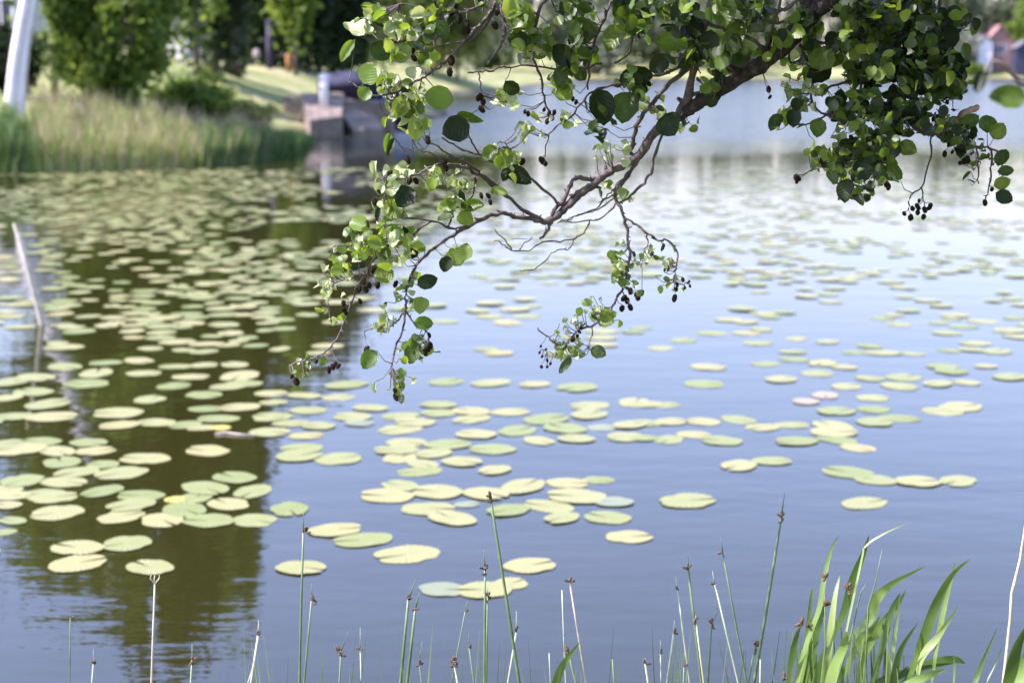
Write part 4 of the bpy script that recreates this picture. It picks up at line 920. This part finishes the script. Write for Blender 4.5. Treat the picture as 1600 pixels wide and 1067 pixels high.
for s in RU.split('\n'):
    a, lab = s.split('|'); a = a.split(); px, py, bx, wd = [float(q) for q in a[:4]]; kd = a[4]; ns = int(a[5]); tx, ty = float(a[6]), float(a[7])
    Y = rgr.uniform(2.85, 3.2); tp_ = at(px, py, Y); fr = at(bx, 1090, Y); d = (fr - tp_) / (tp_.z - fr.z); zb = .06; base_ = tp_ + d * (tp_.z - zb)
    base_.y = min(Y, 3.12) ; base_.z = gz(base_.x, base_.y) - .03
    t = empty('rush', base_); tag(t, lab, 'rush', 'rushes growing on the near bank')
    m_ = {'r': 'rush', 'p': 'pale_rush', 'w': 'dry', 'd': 'pale_rush'}[kd]; r0 = max(.0016, wd * Y / F / 2)
    mb = MB(); sag = Vector((rgr.uniform(-.012, .012), 0, 0)); pts = []
    for i in range(9):
        f = i / 8; p = base_.lerp(tp_, f); 
        if f < .5: pass
        pts.append(p + sag * math.sin(f * math.pi) + Vector((0, 0, 0)))
    mb.tube(pts, [r0 * (1.25 - .55 * i / 8) for i in range(9)], 6)
    if ns:
        e = at(px + tx, py + ty, Y); mb.tube([pts[-1], pts[-1].lerp(e, .5), e], [r0 * .6, r0 * .4, .0004], 5)
    mb.build('stem', M[m_], t)
    if ns:
        mb = MB(); c = tp_.copy(); spikelets(mb, c + Vector((rgr.uniform(-.003, .004), -.003, 0)), ns, .0105, rgr)
        if ns > 3: spikelets(mb, c + Vector((.002, -.002, -.012)), ns - 2, .0085, rgr)
        mb.build('flower_head', M['spike'], t)
# forked dry stalk
Y = 2.95; b0 = at(235, 1120, Y); k0 = at(242, 912, Y); t = empty('dry_stalk', (b0.x, Y, .1)); tag(t, 'pale dry stalk with a forked cup head below a lily pad', 'dry stalk')
mb = MB(); base_ = Vector((b0.x, Y, .08)); mb.tube([base_, b0, at(239, 1000, Y), k0], [.0035, .003, .0026, .0022], 6)
for a, c in (((235, 903), (236, 898)), ((249, 903), (249, 898)), ((241, 904), (242, 899))):
    mb.tube([k0, at(*a, Y), at(*c, Y)], [.002, .0016, .0011], 5)
mb.build('stem', M['dry'], t)
# tall white dry stalk at right edge
Y = 2.8; t = empty('dry_stalk', (at(1568, 1090, Y).x, Y, .1)); tag(t, 'tall whitish dry stalk with a kink at the right edge', 'dry stalk')
mb = MB(); pp = [at(a, b_, Y) for a, b_ in ((1567, 1120), (1568, 1067), (1579, 964), (1581, 927), (1594, 874), (1600, 835), (1606, 790))]
mb.tube([Vector((pp[0].x - .05, Y, .08))] + pp, [.0045, .0042, .004, .0034, .0034, .003, .0024, .001], 6); mb.build('stem', M['dry'], t)

# ------------------------------------------------------------------ broad reed blades
def blade(P, wd, Y, par, m_='blade', dy=0.0, name='leaf_blade', root=True, tw=.95):
    Q_ = spline(P, 5); n_ = len(Q_); L_ = []
    pts = [at(x, y, Y + dy * (i / n_) ** 2) for i, (x, y) in enumerate(Q_)]
    k0 = 0
    if root:
        b_ = pts[0].copy(); g = Vector((b_.x + (b_.x - pts[3].x) * .8, b_.y, .12)); ext = [g.lerp(b_, f) for f in (0, .35, .7)]; pts = ext + pts; k0 = 3
    N = len(pts); V = []; Fc = []; half = wd * Y / F / 2 * .74; ph = random.uniform(-.6, .6)
    for i, p in enumerate(pts):
        f = i / (N - 1); d = (pts[min(i + 1, N - 1)] - pts[max(i - 1, 0)]).normalized(); v = (CAMP - p).normalized()
        sd = d.cross(v).normalized(); a = ph + tw * math.sin(f * 4 + ph * 3); sd = (sd * math.cos(a) + v * math.sin(a)); nn = sd.cross(d).normalized()
        wv = half * min(1, .35 + 2.2 * f) * (1 - max(0, (f - .55) / .45) ** 1.5) * 1.15 + .0004
        V += [p - sd * wv, p - nn * wv * .28, p + sd * wv]
    for i in range(N - 1):
        Fc += [(i * 3, i * 3 + 1, i * 3 + 4, i * 3 + 3), (i * 3 + 1, i * 3 + 2, i * 3 + 5, i * 3 + 4)]
    mb = MB(); mb.add(V, Fc); return mb.build(name, M[m_], par)
def reed(label, Y, blades, stems=(), heads=(), name='reed_plant', mt='blade'):
    x = at(blades[0][0][0][0], 1090, Y).x; t = empty(name, (x, Y, gz(x, Y))); tag(t, label, 'reed plant', 'broad leaved reeds on the near bank')
    for i, (P, wd) in enumerate(blades): blade(P, wd, Y + random.uniform(-.12, .12), t, mt, random.uniform(-.1, .1))
    for P, wd in stems:
        pts = [at(a, b_, Y - .02) for a, b_ in P]; g = Vector((pts[0].x, Y, .08))
        mb = MB(); mb.tube([g] + pts, [wd * Y / F / 2 * (1.2 - .9 * i / len(pts)) for i in range(len(pts) + 1)], 6); mb.build('stem', M['rush'], t)
    for a, b_, n_ in heads:
        mb = MB(); spikelets(mb, at(a, b_, Y - .06), n_, .012, rgr); mb.build('flower_head', M['spike'], t)
    return t
reed('reed clump with broad pale leaves and brown tufts left of the bent leaf', 2.85,
     [([(1226, 1090), (1231, 1067), (1237, 1028), (1245, 992), (1253, 974)], 12), ([(1240, 1090), (1245, 1067), (1256, 1020), (1267, 986), (1281, 947), (1287, 907), (1298, 860), (1311, 836)], 13),
      ([(1258, 1090), (1262, 1067), (1267, 1006), (1283, 950), (1286, 930)], 27), ([(1270, 1090), (1282, 1040), (1298, 1000), (1318, 958), (1332, 907), (1349, 865), (1358, 835)], 19), ([(1300, 1090), (1345, 880), (1352, 854), (1380, 834), (1420, 816)], 4),
      ([(1280, 1090), (1292, 1040), (1297, 990), (1305, 930), (1312, 900)], 14), ([(1246, 1090), (1256, 1040), (1262, 990), (1268, 930), (1272, 915)], 9), ([(1296, 1090), (1300, 1050), (1318, 1010), (1322, 985)], 24)],
     [([(1281, 1090), (1290, 1006), (1288, 905)], 5), ([(1300, 1090), (1330, 990), (1345, 925), (1355, 910)], 4)], [(1325, 921, 9), (1290, 903, 5), (1297, 944, 5), (1253, 975, 7), (1265, 980, 4), (1226, 1060, 4)])
reed('reed with one long bright leaf arching right to a point above its neighbours', 2.95,
     [([(1286, 1090), (1296, 1060), (1315, 1014), (1357, 969), (1369, 936), (1397, 910), (1446, 884)], 23), ([(1334, 1090), (1342, 1060), (1357, 1006), (1397, 952), (1416, 920)], 19),
      ([(1357, 1090), (1365, 1060), (1380, 1006), (1394, 952), (1407, 926)], 16), ([(1384, 1090), (1390, 1040), (1397, 1006), (1406, 934)], 9), ([(1310, 1090), (1320, 1050), (1344, 1000), (1360, 985), (1376, 960)], 16)],
     [([(1350, 1090), (1357, 947), (1369, 907), (1378, 860)], 4), ([(1350, 1090), (1345, 1030), (1330, 1000), (1318, 960)], 3)])
reed('reed with tall forked leaves and one broad leaf bent over to the right', 2.9,
     [([(1405, 1090), (1425, 1048), (1442, 1000), (1464, 941), (1487, 899), (1516, 873)], 18), ([(1452, 1090), (1457, 1060), (1464, 1006), (1475, 950), (1487, 902), (1496, 870)], 10),
      ([(1430, 1090), (1439, 1030), (1467, 992), (1497, 946)], 15), ([(1360, 1100), (1374, 1072), (1414, 1052), (1453, 1038), (1490, 1030), (1508, 1036)], 27), ([(1390, 1090), (1397, 1060), (1408, 1014), (1434, 973)], 13),
      ([(1378, 1100), (1410, 1075), (1450, 1055), (1480, 1045)], 18)])
reed('slim pale reed with two thin leaves left of the whitish dry stalk', 2.8, [([(1514, 1090), (1523, 1067), (1534, 1037), (1558, 981)], 9), ([(1536, 1090), (1545, 1060), (1566, 1011)], 4), ([(1488, 1090), (1491, 1050), (1490, 1015)], 4)])
reed('broad pale reed leaves cut off by the right edge below the dry stalk', 2.7, [([(1566, 1090), (1577, 1060), (1590, 1010), (1606, 975)], 22), ([(1580, 1090), (1590, 1060), (1612, 1000)], 26), ([(1600, 1095), (1610, 1060), (1640, 1010)], 24)])
t = empty('grass_blade', (at(862, 1100, 2.9).x, 2.9, .1)); tag(t, 'bright yellow green grass blade curving up at bottom centre', 'grass blade')
blade([(860, 1100), (870, 1062), (882, 1035), (906, 1003)], 15, 2.9, t, 'blade', name='blade', tw=.15)
# thin grass between the rushes and a dense foot for the reed clump: too many to count
rg = np.random.default_rng(77); mb = MB()
for k in range(150):
    clump = k > 70; px = rg.uniform(1225, 1420) if clump else rg.uniform(330, 1250); py = rg.uniform(960, 1075) if clump else rg.uniform(975, 1090)
    Y = rg.uniform(2.8, 3.08); a = at(px, py, Y); b0 = Vector((a.x + rg.normal(0, .05), Y, .08)); c = b0.lerp(a, .55) + Vector((rg.normal(0, .015), 0, 0)); wd = rg.uniform(.0015, .003 if not clump else .006)
    sx_ = Vector((wd, 0, 0)); sy_ = Vector((0, wd * .6, 0)); mb.add([b0 - sx_, b0 + sx_, c + sx_, c - sx_, a + sx_ * .1, a - sx_ * .1 + sy_], [(0, 1, 2, 3), (3, 2, 4, 5)])
tag(mb.build('thin_grass', M['blade']), 'thin grass stems rising between the rushes along the near bank', 'grass', kind='stuff')
print('leaves', len(leaves), 'pads', len(single), len(rest))
